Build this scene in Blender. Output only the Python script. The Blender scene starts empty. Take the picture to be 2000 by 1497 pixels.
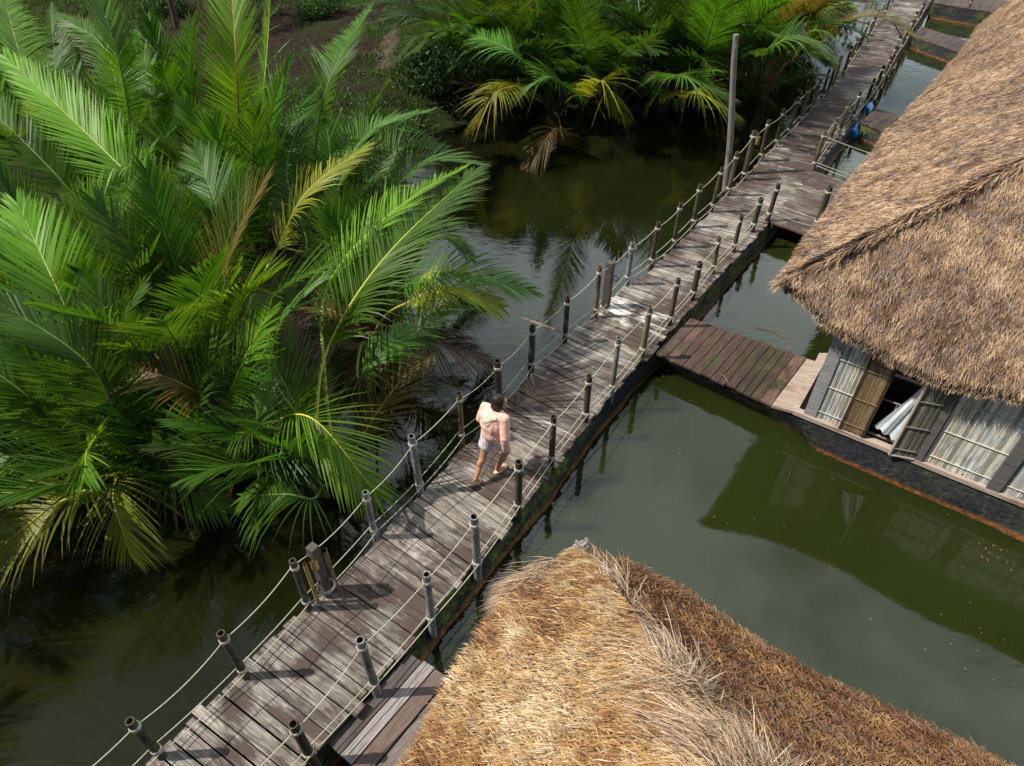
import bpy, bmesh, math, random
import numpy as np
from math import radians as R, sin, cos, pi
from mathutils import Vector
random.seed(7); rng = np.random.default_rng(7)
S = bpy.context.scene
COL = S.collection

# ------------------------------------------------------------------ camera, world, sun, exposure
F, CX, CY, PITCH, ZC = 1333.0, 1000.0, 748.5, R(42), 7.8
cam = bpy.data.cameras.new('camera'); cam.sensor_width = 36; cam.lens = 36*F/2000; cam.clip_start = .05; cam.clip_end = 2000
camo = bpy.data.objects.new('camera', cam); COL.objects.link(camo)
camo.location = (0, 0, ZC); camo.rotation_euler = (pi/2 - PITCH, 0, 0); S.camera = camo

SUN_EL, SUN_AZ = R(53), R(267)          # compass-like: x = sin(az), y = cos(az)
W = bpy.data.worlds.new('World'); S.world = W; W.use_nodes = True
nt = W.node_tree; nt.nodes.clear()
def wn(t, **k):
    n = nt.nodes.new(t)
    for a, b in k.items(): setattr(n, a, b)
    return n
out = wn('ShaderNodeOutputWorld'); sky = wn('ShaderNodeTexSky', sky_type='NISHITA', sun_disc=False)
sky.sun_elevation = SUN_EL; sky.sun_rotation = SUN_AZ; sky.dust_density = 1.2
bg = wn('ShaderNodeBackground'); bg.inputs[1].default_value = .065
nt.links.new(sky.outputs[0], bg.inputs[0])
cl = wn('ShaderNodeBackground'); cl.inputs[0].default_value = (.86, .95, 1.0, 1); cl.inputs[1].default_value = 1.85
tc = wn('ShaderNodeTexCoord'); mp = wn('ShaderNodeMapping'); mp.inputs['Scale'].default_value = (1.3, 1.3, 2.2); mp.inputs['Location'].default_value = (.35, .1, .4)
nz = wn('ShaderNodeTexNoise'); nz.inputs['Scale'].default_value = 1.6; nz.inputs['Detail'].default_value = 7; nz.inputs['Roughness'].default_value = .55
cr = wn('ShaderNodeValToRGB'); cr.color_ramp.elements[0].position = .30; cr.color_ramp.elements[1].position = .46
nt.links.new(tc.outputs['Generated'], mp.inputs[0]); nt.links.new(mp.outputs[0], nz.inputs[0]); nt.links.new(nz.outputs[0], cr.inputs[0])
sp = wn('ShaderNodeSeparateXYZ'); nt.links.new(tc.outputs['Generated'], sp.inputs[0])
vd = wn('ShaderNodeVectorMath', operation='DOT_PRODUCT'); nt.links.new(tc.outputs['Generated'], vd.inputs[0]); vd.inputs[1].default_value = (.62, .78, 0)
mr = wn('ShaderNodeMapRange'); nt.links.new(vd.outputs['Value'], mr.inputs[0]); mr.inputs[1].default_value = .05; mr.inputs[2].default_value = .5
ml = wn('ShaderNodeMath', operation='MULTIPLY'); nt.links.new(cr.outputs[0], ml.inputs[0]); nt.links.new(mr.outputs[0], ml.inputs[1])
mx = wn('ShaderNodeMixShader'); nt.links.new(ml.outputs[0], mx.inputs[0]); nt.links.new(bg.outputs[0], mx.inputs[1]); nt.links.new(cl.outputs[0], mx.inputs[2])
nt.links.new(mx.outputs[0], out.inputs[0])
sl = bpy.data.lights.new('sun', 'SUN'); sl.energy = 5.0; sl.angle = R(.6); sl.color = (1, .95, .86)
so = bpy.data.objects.new('sun', sl); COL.objects.link(so)
sd = Vector((sin(SUN_AZ)*cos(SUN_EL), cos(SUN_AZ)*cos(SUN_EL), sin(SUN_EL)))
so.rotation_euler = sd.to_track_quat('Z', 'Y').to_euler()
so.location = sd*50
S.view_settings.view_transform = 'Standard'; S.view_settings.look = 'None'; S.view_settings.gamma = 1
S.view_settings.exposure = 0.22
S.cycles.max_bounces = 6; S.cycles.transparent_max_bounces = 6; S.cycles.use_denoising = True

# ------------------------------------------------------------------ geometry helpers
fw = np.array([0, cos(PITCH), -sin(PITCH)]); rt = np.array([1., 0, 0]); up = np.cross(rt, fw)
def ray(x, y): return fw*F + rt*(x-CX) - up*(y-CY)
def at(x, y, z=0.4):
    d = ray(x, y); return d*((z-ZC)/d[2]) + np.array([0, 0, ZC])
def onplane(x, y, p, n):                 # where the sight line of a pixel meets a vertical plane
    d = ray(x, y); o = np.array([0, 0, ZC]); n = np.array([n[0], n[1], 0.])
    t = ((np.array(p)-o)@n)/(d@n); return o + d*t
def ztop(b, x, y):                       # height of the pixel above ground point b
    d = ray(x, y); t = (b[:2]@d[:2])/(d[:2]@d[:2]); return ZC + d[2]*t
def bear(deg): return np.array([sin(R(deg)), cos(R(deg)), 0.])
def nrm(v):
    v = np.asarray(v, float); return v/np.maximum(np.linalg.norm(v, axis=-1, keepdims=True), 1e-9)

class MB:
    def __init__(s): s.v = []; s.f = []; s.uv = []; s.c = []; s.n = 0
    def add(s, v, f, uv=None, c=(1, 1, 1)):
        v = np.asarray(v, float).reshape(-1, 3); k = len(v)
        s.v.append(v); f = np.asarray(f, int); s.f.append(f + s.n)
        s.uv.append(np.zeros((k, 2)) if uv is None else np.asarray(uv, float))
        c = np.asarray(c, float); s.c.append(np.broadcast_to(c, (k, 3)) if c.ndim == 1 else c)
        s.n += k; return s
    def build(s, name, mat, parent=None, smooth=False):
        v = np.concatenate(s.v); uv = np.concatenate(s.uv); c = np.concatenate(s.c)
        me = bpy.data.meshes.new(name); me.vertices.add(len(v)); me.vertices.foreach_set('co', v.ravel())
        idx = np.concatenate([f.ravel() for f in s.f]); sz = np.concatenate([np.full(len(f), f.shape[1]) for f in s.f])
        me.loops.add(len(idx)); me.loops.foreach_set('vertex_index', idx.astype(np.int32))
        me.polygons.add(len(sz)); st = np.concatenate([[0], np.cumsum(sz)[:-1]])
        me.polygons.foreach_set('loop_start', st.astype(np.int32)); me.polygons.foreach_set('loop_total', sz.astype(np.int32))
        if smooth: me.polygons.foreach_set('use_smooth', np.ones(len(sz), bool))
        u = me.uv_layers.new(name='UVMap'); u.data.foreach_set('uv', uv[idx].ravel())
        a = me.color_attributes.new('Col', 'FLOAT_COLOR', 'POINT'); a.data.foreach_set('color', np.hstack([c, np.ones((len(c), 1))]).ravel())
        me.update(calc_edges=True); me.validate()
        me.materials.append(mat); o = bpy.data.objects.new(name, me); COL.objects.link(o)
        if parent: o.parent = parent
        return o
    def hexa(s, p, uvs=(1, 1), c=(1, 1, 1), off=None):
        """p: 4 bottom + 4 top corners (a ring). u runs a->b in metres"""
        p = np.asarray(p, float); off = rng.uniform(0, 50, 2) if off is None else off
        L = np.linalg.norm(p[5]-p[4]); Wd = np.linalg.norm(p[7]-p[4])
        H = np.linalg.norm(p[4]-p[0])
        F_ = [(4, 5, 6, 7, L, Wd), (3, 2, 1, 0, L, Wd), (0, 1, 5, 4, L, H), (2, 3, 7, 6, L, H), (1, 2, 6, 5, Wd, H), (3, 0, 4, 7, Wd, H)]
        for k, (a, b, d, e, l, w) in enumerate(F_):
            s.add(p[[a, b, d, e]], [[0, 1, 2, 3]], np.array([[0, 0], [l, 0], [l, w], [0, w]]) + off, c)
        return s
    def box(s, c, x, y, z, col=(1, 1, 1)):
        c, x, y, z = [np.asarray(q, float) for q in (c, x, y, z)]
        b = [c-x-y-z, c+x-y-z, c+x+y-z, c-x+y-z]; t = [q+2*z for q in b]
        return s.hexa(b+t, c=col)
    def slab(s, q, th, col=(1, 1, 1)):
        q = [np.asarray(v, float) for v in q]; d = np.array([0, 0, th]); return s.hexa([v-d for v in q]+q, c=col)
    def tube(s, pts, r, n=8, cap=True, col=(1, 1, 1), ref=None):
        pts = np.asarray(pts, float); m = len(pts); r = np.broadcast_to(np.asarray(r, float), (m,))
        T = nrm(np.gradient(pts, axis=0)); a = np.array([0, 0, 1.]) if ref is None else np.asarray(ref, float)
        if abs(T[0]@a) > .9: a = np.array([1., 0, 0])
        X = nrm(np.cross(T, a)); Y = np.cross(T, X)
        an = np.linspace(0, 2*pi, n, endpoint=False)
        ring = pts[:, None] + r[:, None, None]*(np.cos(an)[None, :, None]*X[:, None] + np.sin(an)[None, :, None]*Y[:, None])
        f = [[i*n+j, i*n+(j+1) % n, (i+1)*n+(j+1) % n, (i+1)*n+j] for i in range(m-1) for j in range(n)]
        le = np.concatenate([[0], np.cumsum(np.linalg.norm(np.diff(pts, axis=0), axis=1))])
        off = rng.uniform(0, 50); uv = np.stack([np.repeat(le, n)+off, np.tile(an/6.28*.3, m)+off], 1)
        cc = np.asarray(col, float); cc = np.repeat(cc, n, 0) if cc.ndim == 2 else cc
        base = s.n; s.add(ring.reshape(-1, 3), f, uv, cc)
        if cap:
            for i in (0, m-1):
                c1 = cc if cc.ndim == 1 else cc[i*n:(i+1)*n]
                s.add(ring[i], [list(range(n))[::(-1 if i else 1)]], uv[:n], c1)
        return s

def noise3(p, seed=0):                   # cheap smooth value noise on arrays of points
    p = np.asarray(p, float); i = np.floor(p).astype(np.int64); f = p-i; f = f*f*(3-2*f); r = 0
    for dx in (0, 1):
        for dy in (0, 1):
            for dz in (0, 1):
                h = ((i[..., 0]+dx)*73856093) ^ ((i[..., 1]+dy)*19349663) ^ ((i[..., 2]+dz)*83492791) ^ (seed*2654435761)
                h = (h ^ (h >> 13))*1274126177; h = (h ^ (h >> 16)) & 0xffff
                w = (f[..., 0] if dx else 1-f[..., 0])*(f[..., 1] if dy else 1-f[..., 1])*(f[..., 2] if dz else 1-f[..., 2])
                r = r + w*h/65535.
    return r
def empty(name, loc=(0, 0, 0)):
    o = bpy.data.objects.new(name, None); COL.objects.link(o); o.location = loc; o.empty_display_size = .2
    return o
def thing(name, label, cat, group=None, loc=(0, 0, 0)):
    return tag(empty(name, loc), label, cat, group)
def tag(o, label, cat, group=None):
    o['label'] = label; o['category'] = cat
    if group: o['group'] = group
    return o
def kind(o, k, label=None):
    o['kind'] = k
    if label: o['label'] = label
    return o

# ------------------------------------------------------------------ materials
class NT:
    def __init__(s, name):
        s.m = bpy.data.materials.new(name); s.m.use_nodes = True; s.t = s.m.node_tree; s.t.nodes.clear()
        s.o = s.n('ShaderNodeOutputMaterial'); s.b = s.n('ShaderNodeBsdfPrincipled'); s.l(s.b.outputs[0], s.o.inputs[0])
    def n(s, t, **k):
        x = s.t.nodes.new(t)
        for a, b in k.items(): setattr(x, a, b)
        return x
    def l(s, a, b): s.t.links.new(a, b)
    def set(s, n, i, v):
        if hasattr(v, 'is_linked') or hasattr(v, 'links'): s.l(v, n.inputs[i])
        else: n.inputs[i].default_value = v
    def coord(s, w='Object', scale=(1, 1, 1), loc=(0, 0, 0)):
        c = s.n('ShaderNodeTexCoord'); m = s.n('ShaderNodeMapping'); s.l(c.outputs[w], m.inputs[0]); m.inputs['Scale'].default_value = scale; m.inputs['Location'].default_value = loc
        return m.outputs[0]
    def noise(s, v, sc=5, det=4, ro=.55, dist=0):
        x = s.n('ShaderNodeTexNoise'); s.l(v, x.inputs['Vector']); x.inputs['Scale'].default_value = sc; x.inputs['Detail'].default_value = det
        x.inputs['Roughness'].default_value = ro; x.inputs['Distortion'].default_value = dist; return x.outputs['Fac']
    def ramp(s, f, st):
        x = s.n('ShaderNodeValToRGB'); s.l(f, x.inputs[0]); e = x.color_ramp.elements
        while len(e) < len(st): e.new(.5)
        for q, (p, c) in zip(e, st):
            q.position = p; q.color = (c, c, c, 1) if not hasattr(c, '__len__') else (*c, 1)
        return x.outputs[0]
    def mix(s, f, a, b, mode='MIX'):
        x = s.n('ShaderNodeMix', data_type='RGBA', blend_type=mode)
        for i, v in ((0, f), (6, a), (7, b)):
            if hasattr(v, 'links'): s.l(v, x.inputs[i])
            elif i and hasattr(v, '__len__'): x.inputs[i].default_value = (*v, 1)
            else: x.inputs[i].default_value = v
        return x.outputs[2]
    def math(s, op, a, b=0, c=0):
        x = s.n('ShaderNodeMath', operation=op)
        for i, v in enumerate((a, b, c)): s.set(x, i, v)
        return x.outputs[0]
    def attr(s, name='Col'):
        x = s.n('ShaderNodeAttribute', attribute_name=name); return x.outputs['Color']
    def bump(s, h, st=.3, d=.02):
        x = s.n('ShaderNodeBump'); x.inputs['Strength'].default_value = st; x.inputs['Distance'].default_value = d; s.l(h, x.inputs['Height']); s.l(x.outputs[0], s.b.inputs['Normal'])
    def fin(s, col, rough=.8, spec=.3):
        s.set(s.b, 'Base Color', col if hasattr(col, 'links') else (*col, 1)); s.set(s.b, 'Roughness', rough); s.b.inputs['Specular IOR Level'].default_value = spec; return s.m

def wood(name, pale, mid, dark, wet=.45, stain=(.035, .024, .02), moss=0):
    s = NT(name); uv = s.coord('UV', (.9, 26, 1)); g = s.noise(uv, 3, 7, .68, .6)
    fine = s.noise(s.coord('UV', (3, 120, 1)), 2, 3, .6)
    c = s.ramp(g, [(.32, dark), (.5, mid), (.68, pale)])
    c = s.mix(.35, c, s.ramp(fine, [(.35, .25), (.65, 1.0)]), 'MULTIPLY')
    a = s.attr(); c = s.mix(.85, c, a, 'MULTIPLY')
    ob = s.coord('Object'); big = s.noise(ob, 1.15, 5, .62, .5); st = s.noise(s.coord('UV', (1.0, 5, 1)), 1.7, 6, .7)
    m = s.math('ADD', s.math('MULTIPLY', big, .6), s.math('MULTIPLY', st, .5))
    w = s.ramp(m, [(wet, 1.), (wet+.11, 0.)])
    c = s.mix(w, c, s.mix(g, stain, tuple(min(1, 3.2*x) for x in stain)))
    if moss:
        mm = s.ramp(s.noise(ob, 2.2, 5, .7), [(.52, 0.), (.7, moss)]); c = s.mix(mm, c, (.05, .07, .015))
    s.bump(s.math('ADD', g, fine), .55, .008)
    return s.fin(c, .78, .25)
M = {}
M['deck'] = wood('weathered_deck', (.70, .64, .57), (.265, .24, .21), (.060, .053, .046), .515)
M['deck_dark'] = wood('dark_red_boards', (.19, .135, .115), (.080, .052, .043), (.032, .021, .018), .44, (.02, .013, .011), .6)
M['grey_wood'] = wood('grey_timber', (.42, .40, .38), (.25, .23, .215), (.10, .09, .085), .40, (.05, .04, .035))
M['pale_wood'] = wood('pale_boards', (.62, .54, .47), (.42, .35, .29), (.22, .16, .12), .40, (.09, .05, .035))
def post_mat(name, a, b, sp):
    s = NT(name); v = s.coord('Object', (1, 1, .35)); n1 = s.noise(v, 9, 6, .65); n2 = s.noise(s.coord('Object'), 40, 4, .7)
    c = s.ramp(n1, [(.35, a), (.62, b)]); c = s.mix(s.ramp(n2, [(.56, 0.), (.64, 1.)]), c, sp); s.bump(n2, .4, .01); return s.fin(c, .85, .2)
M['bamboo_dark'] = post_mat('dark_bamboo', (.020, .018, .014), (.085, .075, .048), (.16, .16, .13))
M['bamboo_green'] = post_mat('mossy_bamboo', (.07, .075, .04), (.18, .19, .09), (.30, .32, .22))
M['bamboo_brown'] = post_mat('brown_bamboo', (.05, .035, .022), (.20, .15, .085), (.10, .08, .05))
M['bamboo_silver'] = post_mat('lichen_bamboo', (.05, .055, .05), (.22, .23, .21), (.46, .50, .48))
M['bamboo_yellow'] = post_mat('yellow_bamboo', (.22, .15, .06), (.46, .33, .14), (.2, .12, .06))
s = NT('tube_inside'); M['inside'] = s.fin(s.ramp(s.noise(s.coord(), 20), [(.3, (.05, .02, .015)), (.7, (.14, .065, .045))]), .9)
s = NT('white_tape'); M['tape'] = s.fin(s.ramp(s.noise(s.coord(), 30), [(.3, (.22, .20, .17)), (.65, (.56, .54, .48))]), .6)
s = NT('rope'); M['rope'] = s.fin(s.ramp(s.noise(s.coord(), 60), [(.3, (.30, .28, .21)), (.7, (.55, .53, .42))]), .8)
s = NT('yellow_rope'); M['rope_y'] = s.fin(s.ramp(s.noise(s.coord(), 8), [(.35, (.34, .33, .25)), (.65, (.52, .49, .34))]), .8)
# wrapped float side: black liner with moss and a rusty orange line at the waterline
s = NT('wrapped_float'); ob = s.coord('Object'); n1 = s.noise(s.coord('Object', (1, 1, 2.5)), 2.4, 6, .7); n2 = s.noise(ob, 14, 5, .65)
c = s.ramp(n2, [(.35, (.006, .007, .009)), (.6, (.022, .024, .028)), (.8, (.07, .075, .08))])
ms = s.attr(); sep = s.n('ShaderNodeSeparateColor'); s.l(ms, sep.inputs[0])
mo = s.math('MULTIPLY', s.ramp(n1, [(.44, 0.), (.6, 1.)]), sep.outputs[1])
c = s.mix(mo, c, s.ramp(n2, [(.35, (.03, .045, .006)), (.6, (.11, .14, .015)), (.75, (.22, .20, .02))]))
c = s.mix(sep.outputs[0], c, s.ramp(n2, [(.3, (.03, .014, .006)), (.55, (.14, .055, .013)), (.75, (.30, .12, .025))]))
s.bump(s.math('ADD', n1, n2), .8, .04); M['float'] = s.fin(c, .75, .3)
s = NT('dark_under'); M['under'] = s.fin(s.ramp(s.noise(s.coord(), 6, 5), [(.3, (.008, .007, .006)), (.7, (.04, .032, .025))]), .9)
# thatch
s = NT('thatch_straw'); a = s.attr(); n = s.noise(s.coord(), 60, 3); c = s.mix(.5, a, s.ramp(n, [(.3, .55), (.7, 1.2)]), 'MULTIPLY'); M['thatch'] = s.fin(c, .62, .25)
tr = s.n('ShaderNodeBsdfTranslucent'); s.l(c, tr.inputs[0]); mxs = s.n('ShaderNodeMixShader'); mxs.inputs[0].default_value = .15
s.l(s.b.outputs[0], mxs.inputs[1]); s.l(tr.outputs[0], mxs.inputs[2]); s.l(mxs.outputs[0], s.o.inputs[0])
s = NT('thatch_body'); a = s.attr(); n = s.noise(s.coord(), 22, 5, .7); c = s.mix(1., a, s.ramp(n, [(.3, .25), (.7, .9)]), 'MULTIPLY'); s.bump(n, 1, .06); M['thatch_body'] = s.fin(c, .9, .1)
# palm leaf
def leafmat(name, tl, rough=.46):
    s = NT(name); a = s.attr(); n = s.noise(s.coord('Object'), 1.3, 3); c = s.mix(.7, a, s.ramp(n, [(.3, .72), (.7, 1.2)]), 'MULTIPLY')
    oi = s.n('ShaderNodeObjectInfo'); hsv = s.n('ShaderNodeHueSaturation'); s.l(c, hsv.inputs['Color'])
    s.l(s.math('MULTIPLY_ADD', oi.outputs['Random'], .6, .75), hsv.inputs['Value']); s.l(s.math('MULTIPLY_ADD', oi.outputs['Random'], .022, .481), hsv.inputs['Hue'])
    c = hsv.outputs[0]; s.fin(c, rough, .30)
    tr = s.n('ShaderNodeBsdfTranslucent'); tcx = s.mix(1., c, (1.5, 1.35, .5), 'MULTIPLY'); s.l(tcx, tr.inputs[0])
    m = s.n('ShaderNodeMixShader'); m.inputs[0].default_value = tl; s.l(s.b.outputs[0], m.inputs[1]); s.l(tr.outputs[0], m.inputs[2]); s.l(m.outputs[0], s.o.inputs[0]); return s.m
M['leaf'] = leafmat('palm_leaf', .42); M['bush'] = leafmat('bush_leaf', .3, .5)
s = NT('midrib'); M['rib'] = s.fin(s.attr(), .45, .4)
# soil
s = NT('bank_soil'); ob = s.coord(); n1 = s.noise(ob, .35, 6, .6); n2 = s.noise(ob, 5, 8, .75); n3 = s.noise(s.coord('Object', (1, 3, 1)), 22, 4, .7)
c = s.ramp(n2, [(.3, (.008, .006, .004)), (.5, (.030, .020, .014)), (.68, (.075, .046, .032))])
c = s.mix(s.ramp(n1, [(.46, 0.), (.58, .8)]), c, s.ramp(n3, [(.35, (.02, .035, .008)), (.65, (.05, .075, .02))])); s.bump(s.math('ADD', n2, n3), 1, .06); M['soil'] = s.fin(c, .95, .1)
# water: turbid green body under a glossy rippled surface
s = NT('pond_water'); ob = s.coord(); big = s.noise(ob, .16, 3, .5)
sx = s.n('ShaderNodeSeparateXYZ'); s.l(ob, sx.inputs[0]); shade_mix = s.n('ShaderNodeMapRange'); s.l(s.math('SUBTRACT', sx.outputs[0], s.math('MULTIPLY', sx.outputs[1], .62)), shade_mix.inputs[0]); shade_mix.inputs[1].default_value = -4.5; shade_mix.inputs[2].default_value = -1.5
c = s.ramp(big, [(.35, (.014, .018, .004)), (.6, (.019, .028, .005)), (.75, (.021, .020, .005))]); c = s.mix(shade_mix.outputs[0], s.ramp(big, [(.35, (.005, .0055, .002)), (.6, (.012, .014, .0035)), (.75, (.018, .013, .004))]), c)  # water left of the bridge painted darker for palm shade and reflections
rp = s.noise(s.coord('Object', (1, 1.6, 1)), 3.2, 3, .5, .4); fr = s.noise(s.coord('Object', (1, 2.0, 1)), 11, 2, .5)
amp = s.n('ShaderNodeMapRange'); s.l(sx.outputs[0], amp.inputs[0]); amp.inputs[1].default_value = -2.5; amp.inputs[2].default_value = 1.5; amp.inputs[3].default_value = 1.; amp.inputs[4].default_value = .30
amp2 = s.math('MULTIPLY', amp.outputs[0], s.ramp(s.noise(ob, .3, 2), [(.42, .12), (.66, 1.)]))
h = s.math('MULTIPLY', s.math('ADD', rp, s.math('MULTIPLY', fr, .22)), amp2)
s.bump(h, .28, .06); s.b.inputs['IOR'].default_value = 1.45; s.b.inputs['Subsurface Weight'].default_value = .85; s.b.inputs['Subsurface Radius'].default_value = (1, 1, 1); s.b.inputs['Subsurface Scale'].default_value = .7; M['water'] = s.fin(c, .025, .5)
# plain ones
def flat(name, c1, c2, sc=12, rough=.7, spec=.3):
    s = NT(name); return s.fin(s.ramp(s.noise(s.coord(), sc, 5, .6), [(.3, c1), (.7, c2)]), rough, spec)
M['skin'] = flat('skin', (.42, .20, .115), (.50, .26, .16), 30, .5); M['hoodie'] = flat('pink_cotton', (.76, .43, .34), (.82, .52, .43), 25, .85)
M['hood'] = flat('cream_cotton', (.72, .52, .38), (.80, .62, .48), 25, .85)
M['shorts'] = flat('lilac_cotton', (.52, .45, .48), (.66, .58, .61), 40, .85); M['hair'] = flat('black_hair', (.006, .005, .005), (.03, .022, .018), 60, .55, .35)
M['sandal'] = flat('tan_rubber', (.50, .34, .22), (.60, .42, .28), 20, .6); M['sole'] = flat('sole', (.42, .24, .13), (.52, .31, .17), 20, .7)
M['white'] = flat('white_cloth', (.46, .50, .52), (.64, .68, .69), 6, .8); M['blue'] = flat('blue_plastic', (.01, .16, .50), (.02, .26, .70), 5, .35, .5)
M['leafy_float'] = flat('fallen_leaf', (.24, .05, .02), (.36, .12, .03), 9, .6); M['twig'] = flat('twig', (.14, .09, .06), (.26, .18, .12), 9, .8)
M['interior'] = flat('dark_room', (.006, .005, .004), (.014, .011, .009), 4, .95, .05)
s = NT('bamboo_wall'); u = s.coord('UV', (26, .8, 1)); w1 = s.n('ShaderNodeTexWave', wave_type='BANDS', bands_direction='X'); w1.inputs['Scale'].default_value = 1.
a = s.attr(); n1 = s.noise(s.coord('UV', (30, 2, 1)), 2, 5, .65); n2 = s.noise(s.coord('Object'), 3.5, 5, .65)
c = s.ramp(n1, [(.3, (.10, .10, .095)), (.5, (.34, .36, .36)), (.7, (.60, .64, .66))]); c = s.mix(s.ramp(n2, [(.42, 0.), (.62, .8)]), c, (.42, .40, .34)); c = s.mix(1., c, a, 'MULTIPLY'); M['lath'] = s.fin(c, .8, .2)

# ------------------------------------------------------------------ setting: water, bank
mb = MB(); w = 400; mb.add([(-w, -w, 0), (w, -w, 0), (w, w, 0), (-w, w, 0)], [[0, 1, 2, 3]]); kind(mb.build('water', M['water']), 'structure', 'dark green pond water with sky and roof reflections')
shore = [np.array([-13., -3.]), np.array([-8.2, -1.]), np.array([-7.3, 3.])]+[at(*q, 0)[:2] for q in [(0, 1085), (260, 1000), (480, 955), (640, 850), (730, 740), (760, 600), (770, 430), (790, 300), (850, 245), (940, 225), (1080, 195), (1300, 185), (1480, 178), (1570, 110), (1650, 10)]]
shore = np.array(shore + [(18, 45), (26, 70), (-80, 70), (-80, -3)])
def inside(P, poly):
    x, y = P[..., 0], P[..., 1]; r = np.zeros(x.shape, bool); n = len(poly)
    for i in range(n):
        (x1, y1), (x2, y2) = poly[i], poly[(i+1) % n]
        c = ((y1 > y) != (y2 > y)) & (x < (x2-x1)*(y-y1)/((y2-y1) if y2 != y1 else 1e-9)+x1); r ^= c
    return r
def sdist(P, poly):
    d = np.full(P.shape[:-1], 1e9); n = len(poly)
    for i in range(n):
        a, b = poly[i], poly[(i+1) % n]; ab = b-a; t = np.clip(((P-a)@ab)/(ab@ab), 0, 1); d = np.minimum(d, np.linalg.norm(P-(a+t[..., None]*ab), axis=-1))
    return np.where(inside(P, poly), d, -d)
gx = np.arange(-45, 60, .3); gy = np.arange(-15, 72, .3); GX, GY = np.meshgrid(gx, gy)
P2 = np.stack([GX, GY], -1); n0 = noise3(np.stack([GX*.8, GY*.8, GX*0], -1), 3); n1 = noise3(np.stack([GX*3, GY*3, GX*0], -1), 4)
D = sdist(P2, shore) + (n0-.5)*.9
GZ = np.clip(D*.30, -1.2, .38) + np.where(D > 0, (n0*.25+n1*.08)*np.clip(D, 0, 1), 0)
def gz(x, y):
    i = int(np.clip((x+45)/.3, 0, len(gx)-1)); j = int(np.clip((y+15)/.3, 0, len(gy)-1)); return float(GZ[j, i])
mb = MB(); nx, ny = len(gx), len(gy); ii = (np.arange(ny-1)[:, None]*nx + np.arange(nx-1)).ravel()
mb.add(np.stack([GX, GY, GZ], -1).reshape(-1, 3), np.stack([ii, ii+1, ii+nx+1, ii+nx], 1)); kind(mb.build('ground', M['soil'], smooth=True), 'structure', 'brown muddy bank with dry litter and grass')

# grass tufts on the bank
def blades(pts, n, h, w, cols, name, spread=.12):
    k = len(pts)*n; c = np.repeat(pts, n, 0) + np.concatenate([rng.normal(0, spread, (k, 2)), np.zeros((k, 1))], 1)
    az = rng.uniform(0, 2*pi, k); hh = h*rng.uniform(.4, 1.2, k); ln = rng.uniform(.1, .9, k)*hh
    d = np.stack([np.cos(az), np.sin(az), 0*az], 1); sd_ = np.stack([-np.sin(az), np.cos(az), 0*az], 1)*w
    mid = c + d*(ln*.35)[:, None] + np.array([0, 0, 1])*(hh*.65)[:, None]; tip = c + d*ln[:, None] + np.array([0, 0, 1])*hh[:, None]
    v = np.stack([c-sd_, c+sd_, mid+sd_*.7, mid-sd_*.7, tip], 1).reshape(-1, 3); b = np.arange(k)*5
    col = np.asarray(cols)[rng.integers(0, len(cols), k)]*rng.uniform(.7, 1.3, (k, 1)); m = MB()
    m.add(v, np.stack([b, b+1, b+2, b+3], 1), None, np.repeat(col, 5, 0)); m.f.append(np.stack([b+3, b+2, b+4], 1)); return m.build(name, M['bush'])
gp = []
for _ in range(9000):
    x, y = random.uniform(-24, 8), random.uniform(14, 44)
    if gz(x, y) > .15 and noise3(np.array([x*.5, y*.5, 1.]), 9) > .44: gp.append((x, y, gz(x, y)))
kind(blades(np.array(gp), 16, .22, .014, [(.03, .09, .012), (.05, .12, .016), (.08, .10, .03)], 'grass'), 'stuff', 'dark short grass in patches on the brown bank')
lp = []
for _ in range(6000):
    x, y = random.uniform(-24, 10), random.uniform(12, 44)
    if gz(x, y) > .1: lp.append((x, y, gz(x, y)+.01))
kind(blades(np.array(lp), 7, .05, .012, [(.12, .075, .05), (.07, .042, .028), (.17, .12, .08)], 'leaf_litter', .25), 'stuff', 'dry brown palm litter scattered over the bank')

ug = []
for _ in range(900):
    x, y = random.uniform(-24, 6), random.uniform(13, 40)
    if gz(x, y) > .12 and noise3(np.array([x*.35+5, y*.35, 2.]), 19) > .45: ug.append((x, y, gz(x, y)))
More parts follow.
